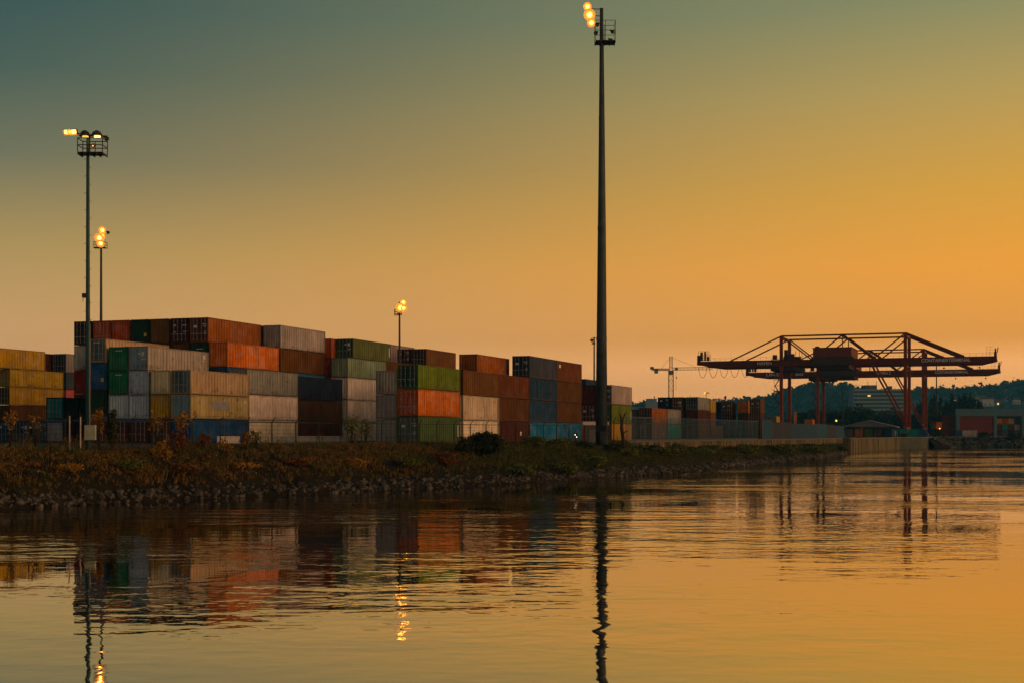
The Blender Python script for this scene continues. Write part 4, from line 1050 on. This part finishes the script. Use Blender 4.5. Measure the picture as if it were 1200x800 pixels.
for k,(px,Y,w,ty,lf,lb) in enumerate(((744,172,24,521,GREENLEAF,'green bush at the left end of the concrete wall'),(765,176,26,520,DARKLEAF,'dark bush before the mauve containers and the pale wall'),
   (790,184,20,519,GREENLEAF,'green bush before the wall below the turquoise container'),(812,188,26,523,DARKLEAF,'dark bush before the wall below the olive yellow container'),(833,198,22,521,GREENLEAF,'greenish bush before the wall below the mauve container'),
   (856,203,24,522,REDLEAF,'brownish bush before the wall below the teal container'),(880,214,24,520,GREENLEAF,'green bush before the wall below the slate container'),(903,226,24,521,DARKLEAF,'dark bush before the wall below the pale blue panel'),
   (925,240,24,519,GREENLEAF,'green bush before the wall below the mauve panel'),(946,255,24,519,DARKLEAF,'dark bush before the wall below the blue panels'),(966,272,20,520,GREENLEAF,'green bush near the end of the wall by the quay'),(982,288,16,522,DARKLEAF,'last dark bush of the bank beside the quay block'))):
    shrub(lb,px,Y,w,ty,lf,1500,.24,30+k,6)
for k,(px,Y,w,ty,lf,lb) in enumerate(((612,127,46,543,GREENLEAF,'low green bush close to the waterline below the blue stack'),(662,134,38,540,GREENLEAF,'olive low bush close to the waterline below the maroon doors'),(697,142,36,534,GREENLEAF,'green low bush close to the waterline below the high mast'),(730,158,40,525,GREENLEAF,'green low bush close to the waterline right of the high mast'),(775,168,38,523,GREENLEAF,'low green bush close to the waterline below the mauve containers'),(822,182,44,524,GREENLEAF,'spreading low bush close to the waterline below the olive yellow container'),
   (868,202,36,522,GREENLEAF,'low green bush close to the waterline below the dusky blue container'),(912,224,36,521,GREENLEAF,'spreading low bush close to the waterline below the barrier panels'),(952,246,32,521,GREENLEAF,'low green bush close to the waterline near the quay'))):
    shrub(lb,px,Y,w,ty,lf,2200,.24,60+k,7)
for k,(px,Y,w,ty,lb) in enumerate(((30,88,44,541,'broad dry brown thicket on the slope at the left edge'),(85,90,40,543,'dry brown thicket on the slope below the lamp mast'),(150,94,44,538,'dry brown thicket below the light blue containers'),(215,97,44,541,'russet thicket on the slope below the tan container'),
   (285,103,44,540,'brown thicket on the slope below the grey container'),(350,107,40,536,'golden brown thicket on the slope below the maroon containers'),(415,112,40,535,'golden thicket on the slope below the white stack'),(480,117,40,533,'brownish thicket on the slope below the orange container'),(520,121,36,528,'olive brown thicket on the slope left of the dark bushes'))):
    shrub(lb,px,Y,w,ty,(REDLEAF,AUTUMN,GREENLEAF)[(k*7+(k>4))%3] if k else REDLEAF,1500,.15,80+k,8)
# bare leaning trunk
Y=166; g=bank_ground(729,Y); t=thing('dead_tree','dark bare broken tree trunk with twisted limbs left of the wall','dead tree',(xat(729.5,Y),Y,g))
zz=lambda y: zat(y,Y)-g
m=MB(); m.tube([(0,0,-.3),(.1,0,zz(515)),(-.12,0,zz(500)),(-.02,.1,zz(492)),(.25,.1,zz(486)),(.45,.2,zz(482))],[.26,.22,.20,.16,.10,.04],8); m.build('trunk',BARK,t,smooth=True)
for pts in ([(.0,0,zz(508)),(.5,-.1,zz(504)),(.8,0,zz(505))],[(-.1,0,zz(499)),(-.25,.2,zz(490)),(-.2,.2,zz(484))],[(.05,0,zz(491)),(-.3,.1,zz(486)),(-.45,.1,zz(481))]):
    m=MB(); m.tube(pts,[.09,.06,.02],6); m.build('limb',BARK,t,smooth=True)
Y=166; g=bank_ground(719,Y); t=thing('marker_post','thin dark upright post between the high mast and the dead tree','post',(xat(719.3,Y),Y,g)); m=MB(); m.tube([(0,0,-.3),(0,0,zat(492,Y)-g)],.06,7); m.build('upright',DARKSTEEL,t); m=MB(); m.tube([(0,0,zat(492,Y)-g),(.25,-.1,zat(488,Y)-g)],.04,6); m.build('bent_arm',DARKSTEEL,t)

# ------------------------------------------------------------------ trees beyond the water
TREEDARK=leafmat('far_tree_leaves',[(0,(.012,.022,.014)),(.6,(.022,.036,.02)),(1,(.04,.05,.024))])
def tree_meshes(kind,seed):
    rg=random.Random(seed); m=MB(); ms=MB()
    if kind=='poplar':
        lob=[((rg.uniform(-.03,.03),rg.uniform(-.03,.03),.14+.09*k),(.105*(1-max(0,k-6)/5),.105*(1-max(0,k-6)/5),.085)) for k in range(10)]
        n,size=2200,.05; ms.tube([(0,0,-.01),(0,0,.5),(0,0,.9)],[.018,.012,.004],6)
    else:
        lob=[]; 
        for k in range(9):
            a=rg.uniform(0,6.28); r=rg.uniform(.05,.30); lob.append(((math.cos(a)*r,math.sin(a)*r,rg.uniform(.35,.80)),(rg.uniform(.15,.24),)*2+(rg.uniform(.12,.2),)))
        lob.append(((0,0,.8),(.17,.17,.19))); lob.append(((0,0,.42),(.33,.33,.22)))
        n,size=1600,.07; ms.tube([(0,0,-.02),(0,.01,.3),(0,0,.7)],[.035,.026,.01],6)
        for c,r in lob[:6]: ms.tube([(0,0,.25),(c[0]*.5,c[1]*.5,c[2]*.75),c],[.015,.01,.004],5)
    leafcloud(m,lob,n,size,rg,kind!='poplar'); return m.mesh('crown',[TREEDARK]),ms.mesh('trunk',[BARK])
TM={'poplar':[tree_meshes('poplar',s) for s in (1,2,3)],'tree':[tree_meshes('tree',s) for s in (11,12,13,14)]}
def tree(kind,label,px,Y,ytop,k,wide=1.0,base=LAND_Z,group=None):
    h=(zat(ytop,Y)-base); t=thing('poplar_tree' if kind=='poplar' else 'broadleaf_tree',label,'tree',(xat(px,Y),Y,base),k*1.7,group)
    c,tr=TM[kind][k%len(TM[kind])]; o=link('crown',c,t); o.scale=(h*wide,h*wide,h); o=link('trunk',tr,t); o.scale=(h*wide,h*wide,h)
DL='dark rounded tree in the wood behind the crane legs and shed'
for k,(px,ty) in enumerate(((900,494),(912,490),(928,488),(940,482),(950,480),(958,483),(967,476),(977,478),(986,481),(996,477),(1005,472),(1014,477),(1024,480),(1033,481),(1044,477),(1053,482),(1068,484),(1076,480))):
    tree('tree',DL,px,640+25*math.sin(k*2.3),ty,k,1.25,group='dark wood behind the crane legs')
for k,(px,ty) in enumerate(((1090,478),(1098,475),(1085,468))): tree('tree','bushy dark tree at the left end of the poplar row' if k==2 else 'smaller bushy dark tree near the left end of the poplar row',px,660,ty,k,.8,group='trees beside the poplars')
PL='slender dark poplar in the row behind the white framed warehouse'
for k,(px,ty) in enumerate(((1094,464),(1101.5,467),(1108.5,470),(1116,462),(1123.5,465),(1131,461.5),(1138.5,463),(1146.5,467.5))):
    tree('poplar',PL,px,690,ty,k,1.15,group='poplars behind the warehouse')
def farbush(label,px,Y,w,ytop,seed):
    h=zat(ytop,Y)-3.0; W=w/F*Y/2; t=thing('bush',label,'bush',(xat(px,Y),Y,3.0),group='bushes on the far bank'); rg=random.Random(seed)
    m=MB(); lob=[((rg.uniform(-.5,.5)*W,rg.uniform(-.4,.4)*W,h*.45),(W*.5,W*.5,h*.4)) for _ in range(4)]; leafcloud(m,lob,500,.7,rg); m.build('foliage',DARKLEAF,t)
    ms=MB(); 
    for c,r in lob: ms.tube([(0,0,-.3),c],[.12,.03],5)
    ms.build('stem',BARK,t)
farbush('dark bush on the far bank below the dark red containers',1099,487,18,503,1); farbush('dark bush on the far bank in front of the red warehouse door',1152,482,18,504,2); farbush('dark bush on the far bank at the right picture edge',1190,478,20,506,3)

# far bank slope with rubble
m=MB(); fb=[Vector((136,446,0)),Vector((150,478,0)),Vector((230,486,0)),Vector((330,480,0)),Vector((520,470,0)),Vector((1000,440,0)),Vector((1500,420,0))]
fb=[PIER_B,Vector((127,424,0))]+fb
off=[]
for i,p in enumerate(fb):
    d=(fb[min(i+1,len(fb)-1)]-fb[max(0,i-1)]).normalized(); off.append(Vector((d.y,-d.x,0)))
for i in range(2,len(fb)-1):
    n=max(1,int((fb[i+1]-fb[i]).length/6))
    for k in range(n):
        a0,a1=k/n,(k+1)/n
        def P_(a,s): 
            p=fb[i].lerp(fb[i+1],a); o=off[i].lerp(off[i+1],a); w=9 if i>2 else 3+6*a
            return p+o*w*s+Vector((0,0,LAND_Z-.01-s*(LAND_Z+.6)+(.5*noise.noise(p*.15+Vector((s*3,0,0))) if 0<s<1 else 0)))
        for s0,s1 in ((0,.3),(.3,.6),(.6,.85),(.85,1.0)): m.face([P_(a0,s0),P_(a0,s1),P_(a1,s1),P_(a1,s0)])
tag(m.build('far_bank',SOIL,smooth=True),kind='structure')
m=MB(); rg=random.Random(9)
for _ in range(1700):
    i=rg.choice((2,3,3,3,3,4,4,4)); a=rg.random(); s=rg.uniform(.1,.9); p=fb[i].lerp(fb[i+1],a); o=off[i].lerp(off[i+1],a); p=p+o*9*s+Vector((0,0,LAND_Z-s*(LAND_Z+.6)+.1))
    sc=rg.uniform(.3,.9); me=stones[rg.randrange(10)]; M=Matrix.Translation(p)@Matrix.Rotation(rg.uniform(0,6),4,'Z')@Matrix.Diagonal((sc,sc*.8,sc*.8,1))
    b=len(m.v); m.v.extend([tuple(M@v.co) for v in me.vertices]); m.f.extend([tuple(b+i2 for i2 in f.vertices) for f in me.polygons]); m.m.extend([0]*len(me.polygons))
tag(m.build('far_bank_rubble',STONE),kind='stuff')

# ------------------------------------------------------------------ buildings far away
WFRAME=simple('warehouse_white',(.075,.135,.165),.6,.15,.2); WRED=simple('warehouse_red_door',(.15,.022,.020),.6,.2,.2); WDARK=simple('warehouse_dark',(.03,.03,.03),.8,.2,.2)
Y=600; X=lambda px: xat(px,Y); Z=lambda py: zat(py,Y)
t=thing('warehouse','white framed warehouse with a large dark red door and an open container bay','warehouse',(X(1120),Y,LAND_Z))
ox=X(1120); r=lambda px: X(px)-ox; zz=lambda py: Z(py)-LAND_Z
m=MB(); m.box(r(1121),r(1167),.8,16,0,zz(480)); m.box(r(1167),r(1215),14,16,0,zz(480)); m.build('wall',WDARK,t)
m=MB(); m.box(r(1120),r(1215),-.3,.5,zz(487),zz(478.6)); m.build('fascia',WFRAME,t)
m=MB(); m.box(r(1119.5),r(1215.5),.5,16.4,zz(479.2),zz(478.4)); m.build('roof',WDARK,t)
for a,b in ((1120.5,1124.6),(1164.5,1168.2),(1197.5,1201)):
    m=MB(); m.box(r(a),r(b),-.2,.8,0,zz(487)); m.build('column',WFRAME,t)
m=MB(); m.box(r(1124.8),r(1164.4),.3,.78,zz(503.5)-1.5,zz(487.1)); 
for k in range(12): m.box(r(1124.8)+k*1.24+.05,r(1124.8)+k*1.24+.12,.26,.3,zz(503.5)-1.5,zz(487.1))
m.build('door',WRED,t)
WC=[('maroon','maroon'),('darkgrey','black'),('darkmaroon','dark maroon'),('slate','slate')],[('brown','brown'),('teal','teal'),('darkbrown','dark brown'),('lilac','lilac')],[('yellow','yellow'),('redorange','red orange'),('ochre','mustard'),('blue','blue')]
for tier,row in enumerate(WC):
    for k,(c,nm) in enumerate(row):
        container(0,0,0,c,HS,L20,'%s container end in the %s tier of the warehouse bay'%(nm,('lowest','middle','top')[tier]),group='containers in the warehouse bay',p=Vector((X(1169)+2.5+2.62*k,Y+1.2,LAND_Z+.012+tier*(HS+GAP))),rz=math.pi/2)
for k,(c,lb) in enumerate((('maroon','dark red container end, left column of the stack beside the warehouse'),('darkmaroon','black red container end, right column of the stack beside the warehouse'))):
    for tier in range(3): container(0,0,0,c,HH if tier else HS,L20,lb+(', bottom',', middle',', top')[tier],group='dark red stack beside the warehouse',p=Vector((xat(1111.5,555)+2.6*k,555,LAND_Z+.012+tier*(HH+GAP)-(.306 if tier else 0))),rz=math.pi/2)
for tier,(c,lb) in enumerate((('black','black container end under the small orange one far right'),('orange','small orange container end left of the dark red stack'))):
    container(0,0,0,c,HH,L20,lb,group='small stack left of the dark red one',p=Vector((xat(1104,548),548,LAND_Z+.012+tier*(HH+GAP))),rz=math.pi/2)
container(0,0,0,'blue',HS,L20,'small blue container end in front of the warehouse column',group='containers before the warehouse',p=Vector((xat(1127,560),560,LAND_Z+.012)),rz=math.pi/2)
container(0,0,0,'lightgrey',HS,L20,'small pale container in front of the dark red warehouse door',group='containers before the warehouse',p=Vector((xat(1128,565),565,LAND_Z+.012)),rz=0)
# office block
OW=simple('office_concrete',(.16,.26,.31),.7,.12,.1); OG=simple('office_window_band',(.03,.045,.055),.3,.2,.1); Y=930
X=lambda px: xat(px,Y); ox=X(1000); r=lambda px: X(px)-ox; zz=lambda py: zat(py,Y)-LAND_Z
t=thing('office_block','long pale office block with dark window bands and a rooftop plant room','office block',(ox,Y,LAND_Z))
m=MB(); m.box(0,r(1059),0,14,0,zz(455.5)); m.build('wall',OW,t)
for k in range(7):
    y1=457.6+k*4.6; m=MB(); m.box(r(1000.6),r(1005.4),-.25,.0,zz(y1+2.1),zz(y1)) if k<5 else None; m.box(r(1006.2),r(1058.4),-.25,0,zz(y1+2.2),zz(y1))
    o=m.build('window_band',OG,t); mm=MB()
    for j in range(24): mm.box(r(1006.2)+j*1.27,r(1006.2)+j*1.27+.18,-.34,-.25,zz(y1+2.2),zz(y1))
    mm.build('mullion',OW,o)
    if k==1:
        mm=MB(); mm.box(r(1016.6),r(1020.0),-.38,-.26,zz(y1+1.9),zz(y1+.2)); mm.build('lit_window',emit('lit_office_window',(1,.55,.12),1.1),o)
m=MB(); m.box(r(1015.5),r(1029),3,11,zz(455.5),zz(450.6)); m.build('plant_room',simple('plant_room',(.10,.13,.15),.7,.2,.2),t)
m=MB()
for px in (1003,1005,1007.5,1018,1028): m.bar((r(px),2,zz(455.5)),(r(px),2,zz(450 if px<1010 else 446)),.25,.25)
m.build('antenna',DARKSTEEL,t)
# pale blue hall by the tower crane
Y=900; t=thing('factory_hall','distant blue grey factory hall with a thin chimney left of the navy container','factory',(xat(757,Y),Y,LAND_Z)); r=lambda px: xat(px,Y)-xat(757,Y); zz=lambda py: zat(py,Y)-LAND_Z
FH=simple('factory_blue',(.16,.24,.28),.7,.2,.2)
m=MB(); m.box(0,r(771),0,12,0,zz(470)); m.build('wall',FH,t); m=MB(); m.box(r(758.5),r(770),1,10,zz(470),zz(466.5)); m.build('roof',FH,t); m=MB(); m.tube([(r(767.4),3,zz(470)),(r(767.4),3,zz(463.4))],.3,8); m.build('chimney',DARKSTEEL,t)
m=MB(); m.box(r(741),r(756),4,14,0,zz(476)); m.build('side_wing',FH,t)

# ------------------------------------------------------------------ hills with woods and houses
RIDGE=[(-700,492),(0,488),(500,482),(650,478),(745,478),(770,477),(800,474),(850,473),(880,472),(903,468),(918,461),(930,459.5),(943,455),(950,453),(960,453),(970,457),(977,460),(1000,461),(1040,462),(1065,462),(1078,459),(1090,458.5),(1110,460.5),(1130,457.5),(1145,459),(1160,457),(1175,454.5),(1187,451.5),(1200,450),(1260,444),(1400,440),(1800,450)]
def ridge_y(px):
    for (a,x),(b,y) in zip(RIDGE,RIDGE[1:]):
        if px<=b: return x+(y-x)*(px-a)/(b-a)
    return RIDGE[-1][1]
HYR=2200
def hill_z(X_,Y_):
    px=CX+F*X_/HYR; zr=zat(ridge_y(px),HYR)
    f=smooth((Y_-1250)/950) if Y_<HYR else 1-.5*smooth((Y_-HYR)/700)
    return LAND_Z-.4+(zr-LAND_Z)*(f*.93+.07*smooth((Y_-1250)/300)*f)+ (6*noise.noise(Vector((X_*.006,Y_*.006,0)))*f*(1-f)*2)
HILL=simple('hill_meadow',(.010,.042,.052),.95,.3,.012,col2=(.022,.064,.070))  # blue of the distant haze is partly put into this base colour
m=MB(); nx,ny=90,26
for j in range(ny+1):
    for i in range(nx+1):
        X_=-1350+3500*i/nx; Y_=1180+1800*j/ny; m.v.append((X_,Y_,hill_z(X_,Y_)))
for j in range(ny):
    for i in range(nx):
        a=j*(nx+1)+i; m.f.append((a,a+1,a+nx+2,a+nx+1)); m.m.append(0)
tag(m.build('hills',HILL,smooth=True),kind='structure')
WOOD=leafmat('hill_wood_leaves',[(0,(.006,.030,.040)),(.6,(.009,.038,.050)),(1,(.014,.048,.058))])  # leaf colours carry painted haze blue as well
m=MB(); rg=random.Random(77)
def treeclump(X_,Y_,h):
    z=hill_z(X_,Y_); r=h*.38
    for _ in range(9):
        d=Vector((rg.gauss(0,.5),rg.gauss(0,.5),rg.gauss(0,.42)))
        m.leaf(Vector((X_,Y_,z+h*.45))+d*r*1.5,0,h*.62,0,rg)
cnt=0
while cnt<4600:
    px=rg.uniform(600,1290); Y_=rg.uniform(1350,2260) if cnt>1500 else rg.gauss(2195,22); X_=(px-CX)/F*Y_
    dn=noise.noise(Vector((X_*.004,Y_*.0035,3)))
    if cnt>1500 and dn<-.02+.0: 
        if rg.random()<.85: continue
    treeclump(X_,Y_,rg.uniform(4,8) if rg.random()<.88 else rg.uniform(8,12)); cnt+=1
tag(m.build('hill_woods',WOOD),kind='stuff')
# church on the ridge
Y=2150; cx=xat(966.5,Y); g=hill_z(cx,Y); t=thing('hill_church','tiny church tower silhouette on the wooded hill between the crane legs','church',(cx,Y,g-1)); m=MB(); top=zat(447,Y)-g+1
m.box(-3.2,3.2,-3,3,0,top*.72); m.build('tower',OW,t); m=MB(); m.tube([(0,0,top*.72),(0,0,top)],[3.4,.2],8); m.build('spire',OG,t); m=MB(); m.box(3.2,15,-4,4,0,top*.35); m.build('nave',OW,t)
HW=simple('house_plaster',(.38,.36,.32),.8,.15,.2); HRF=simple('house_roof',(.09,.05,.04),.8,.2,.2); LITW=emit('lit_house_window',(1,.45,.1),2.4)
for k,(px,py,sz,lit,lb) in enumerate(((1150,472,14,True,'pale house with a lit orange window above the poplars on the hillside'),(1158,475,16,False,'larger pale house on the hillside right of the last poplar'),(1171,474,8,True,'small hillside house with one lit window above the warehouse roof'),(1192,472,9,False,'small pale house on the hillside at the right edge'),(1181,469,7,False,'tiny house high on the hillside near the right edge'),(1140,469,7,False,'tiny pale house on the hillside behind the poplar tips'),(1120,470,7,True,'tiny house with a lit window behind the middle poplars'))):
    Y=1900
    for _ in range(60):
        X_=xat(px,Y); zt=zat(py,Y)
        if hill_z(X_,Y)>zt: Y-=10
        else: break
    g=hill_z(X_,Y); t=thing('hillside_house',lb,'house',(X_,Y,g-.6),group='houses on the far hillside')
    m=MB(); m.box(-sz/2,sz/2,0,8,0,sz*.55+.6); m.build('wall',HW,t)
    m=MB(); h=sz*.55+.6; m.face([(-sz/2-.5,-.5,h),(sz/2+.5,-.5,h),(sz/2+.5,4,h+3)]+[(-sz/2-.5,4,h+3)]); m.face([(-sz/2-.5,4,h+3),(sz/2+.5,4,h+3),(sz/2+.5,8.5,h),(-sz/2-.5,8.5,h)]); m.face([(-sz/2,0,h),(-sz/2,4,h+2.7),(-sz/2,8,h)]); m.face([(sz/2,0,h),(sz/2,8,h),(sz/2,4,h+2.7)]); m.build('roof',HRF,t)
    m=MB(); m.box(-sz*.3,-sz*.3+1.8,-.08,0,1.6,3.4); m.build('window',LITW if lit else OG,t); m=MB(); m.box(sz*.1,sz*.1+1.8,-.08,0,1.6,3.4); m.build('window',OG,t)
# orange cargo handler near the crane legs
Y=430; t=thing('cargo_handler','orange cargo handling vehicle with upright mast between the crane legs','cargo handler',(xat(932,Y),Y,LAND_Z)); ORG=simple('handler_orange',(.5,.13,.02),.5,.2,1)
m=MB(); m.box(-1.4,1.6,-1.2,1.2,.8,2.4); m.box(.4,1.6,-1.1,1.1,2.4,3.0); m.build('body',ORG,t)
m=MB(); m.box(-1.2,-.1,-.8,.8,2.4,4.0); m.build('cab',OG,t)
m=MB(); m.box(-.3,.2,-1.0,-.7,3.0,zat(482,Y)-LAND_Z); m.box(-.3,.2,.7,1.0,3.0,zat(482,Y)-LAND_Z); m.box(-.3,.2,-.7,.7,zat(484,Y)-LAND_Z,zat(482.5,Y)-LAND_Z); m.build('lift_mast',ORG,t)
for x in (-1.0,1.1):
    for y in (-1.25,1.05):
        m=MB(); m.tube([(x,y,.6),(x,y+.2,.6)],.6,12); m.build('wheel',WDARK,t)
# ------------------------------------------------------------------ sky, light, air, camera
SUN_AZ,SUN_EL=R(68),R(4)
w=bpy.data.worlds.new('World'); scene.world=w; w.use_nodes=True; nt=w.node_tree; L=nt.links.new
bg=nt.nodes['Background']
tc=N(nt,'ShaderNodeTexCoord'); sx=N(nt,'ShaderNodeSeparateXYZ'); L(tc.outputs['Generated'],sx.inputs[0])
el=N(nt,'ShaderNodeMath',operation='ARCSINE'); L(sx.outputs[2],el.inputs[0])
en=N(nt,'ShaderNodeMapRange'); L(el.outputs[0],en.inputs[0]); en.inputs[1].default_value=0; en.inputs[2].default_value=R(40)
def lin(c): return tuple((x/255/12.92 if x/255<=.04045 else ((x/255+.055)/1.055)**2.4) for x in c)+(1,)
def ramp(stops):
    r=N(nt,'ShaderNodeValToRGB'); r.color_ramp.interpolation='LINEAR'
    while len(r.color_ramp.elements)<len(stops): r.color_ramp.elements.new(.5)
    for e,(py,c) in zip(r.color_ramp.elements,stops):
        e.position=math.degrees(math.atan((HY-py)/F))/40 if py>-1500 else 1.0; e.color=lin(c)
    L(en.outputs[0],r.inputs[0]); return r.outputs[0]
LEFT=ramp([(508,(172,128,86)),(440,(174,130,87)),(387,(168,130,85)),(300,(139,118,73)),(200,(83,89,73)),(100,(46,70,67)),(30,(36,63,65)),(-250,(25,49,58)),(-2000,(38,53,66))])
RIGHT=ramp([(508,(219,152,87)),(430,(222,154,89)),(400,(194,129,55)),(320,(200,131,43)),(230,(178,130,47)),(120,(148,125,69)),(22,(113,113,78)),(-250,(85,90,70)),(-2000,(38,53,66))])
BACK=ramp([(508,(92,90,88)),(300,(80,86,87)),(0,(62,77,84)),(-400,(48,66,77)),(-1000,(42,60,72)),(-2000,(36,54,67))])
az=N(nt,'ShaderNodeMath',operation='ARCTAN2'); L(sx.outputs[0],az.inputs[0]); L(sx.outputs[1],az.inputs[1])
k=N(nt,'ShaderNodeMapRange',interpolation_type='SMOOTHSTEP'); L(az.outputs[0],k.inputs[0]); k.inputs[1].default_value=-.50; k.inputs[2].default_value=.46
m1=N(nt,'ShaderNodeMix',data_type='RGBA'); L(k.outputs[0],m1.inputs[0]); L(LEFT,m1.inputs[6]); L(RIGHT,m1.inputs[7])
cs=N(nt,'ShaderNodeMath',operation='SUBTRACT'); L(az.outputs[0],cs.inputs[0]); cs.inputs[1].default_value=1.15
co=N(nt,'ShaderNodeMath',operation='COSINE'); L(cs.outputs[0],co.inputs[0])
bk=N(nt,'ShaderNodeMapRange',interpolation_type='SMOOTHSTEP'); L(co.outputs[0],bk.inputs[0])
for i,v in enumerate((-.02,-.70,0,1)): bk.inputs[i+1].default_value=v
m2=N(nt,'ShaderNodeMix',data_type='RGBA'); L(bk.outputs[0],m2.inputs[0]); L(m1.outputs[2],m2.inputs[6]); L(BACK,m2.inputs[7])
# a trace of physical twilight sky under the coloured dusk gradient
sky=N(nt,'ShaderNodeTexSky',sky_type='NISHITA'); sky.sun_disc=False; sky.sun_elevation=SUN_EL; sky.sun_rotation=SUN_AZ; sky.dust_density=4; sky.air_density=1.5
sm=N(nt,'ShaderNodeMix',data_type='RGBA',blend_type='ADD'); sm.inputs[0].default_value=.004; 
# glow added to the sky right of the view to light the container sides
gs=N(nt,'ShaderNodeMath',operation='SUBTRACT'); L(az.outputs[0],gs.inputs[0]); gs.inputs[1].default_value=1.78
gc=N(nt,'ShaderNodeMath',operation='COSINE'); L(gs.outputs[0],gc.inputs[0])
ga=N(nt,'ShaderNodeMapRange',interpolation_type='SMOOTHSTEP'); L(gc.outputs[0],ga.inputs[0])
for i,v in enumerate((.60,1.0,0,1)): ga.inputs[i+1].default_value=v
ge=N(nt,'ShaderNodeMapRange',interpolation_type='SMOOTHSTEP'); L(el.outputs[0],ge.inputs[0])
for i,v in enumerate((R(2),R(38),1,0)): ge.inputs[i+1].default_value=v
gm=N(nt,'ShaderNodeMath',operation='MULTIPLY'); L(ga.outputs[0],gm.inputs[0]); L(ge.outputs[0],gm.inputs[1])
glow=N(nt,'ShaderNodeMix',data_type='RGBA',blend_type='ADD'); glow.inputs[7].default_value=(2.5,1.36,.70,1); L(gm.outputs[0],glow.inputs[0]); L(m2.outputs[2],glow.inputs[6])
L(glow.outputs[2],sm.inputs[6]); L(sky.outputs[0],sm.inputs[7])
L(sm.outputs[2],bg.inputs['Color']); bg.inputs['Strength'].default_value=1.6

sl=bpy.data.lights.new('sun','SUN'); sl.energy=.5; sl.angle=R(24); sl.color=(1,.50,.24)
so=link('sun',sl); dsun=Vector((math.sin(SUN_AZ)*math.cos(SUN_EL),math.cos(SUN_AZ)*math.cos(SUN_EL),math.sin(SUN_EL)))
so.rotation_euler=dsun.to_track_quat('Z','Y').to_euler()

# the hazy river air
hm=bpy.data.materials.new('river_haze'); hm.use_nodes=True; hn=hm.node_tree; hn.nodes.remove(hn.nodes['Principled BSDF'])
pv=N(hn,'ShaderNodeVolumePrincipled'); pv.inputs['Color'].default_value=(.13,.62,.95,1); pv.inputs['Density'].default_value=.00013; pv.inputs['Anisotropy'].default_value=0
hn.links.new(pv.outputs[0],hn.nodes['Material Output'].inputs['Volume'])
m=MB(); m.box(-1500,2700,-60,3400,-2.5,122)
HZ=m.build('haze',hm); tag(HZ,kind='stuff')

cd=bpy.data.cameras.new('camera'); co_=link('camera',cd); co_.location=(0,0,EYE); co_.rotation_euler=(R(90),0,0)
cd.sensor_width=36; cd.lens=F/1200*36; cd.shift_y=(HY-400)/1200; cd.clip_end=9000; cd.clip_start=.5
scene.camera=co_
vs=scene.view_settings; vs.view_transform='Standard'; vs.look='None'; vs.exposure=0; vs.gamma=1; vs.use_curve_mapping=False
scene.cycles.use_denoising=True; scene.cycles.max_bounces=8; scene.cycles.volume_bounces=0; scene.cycles.sample_clamp_indirect=6
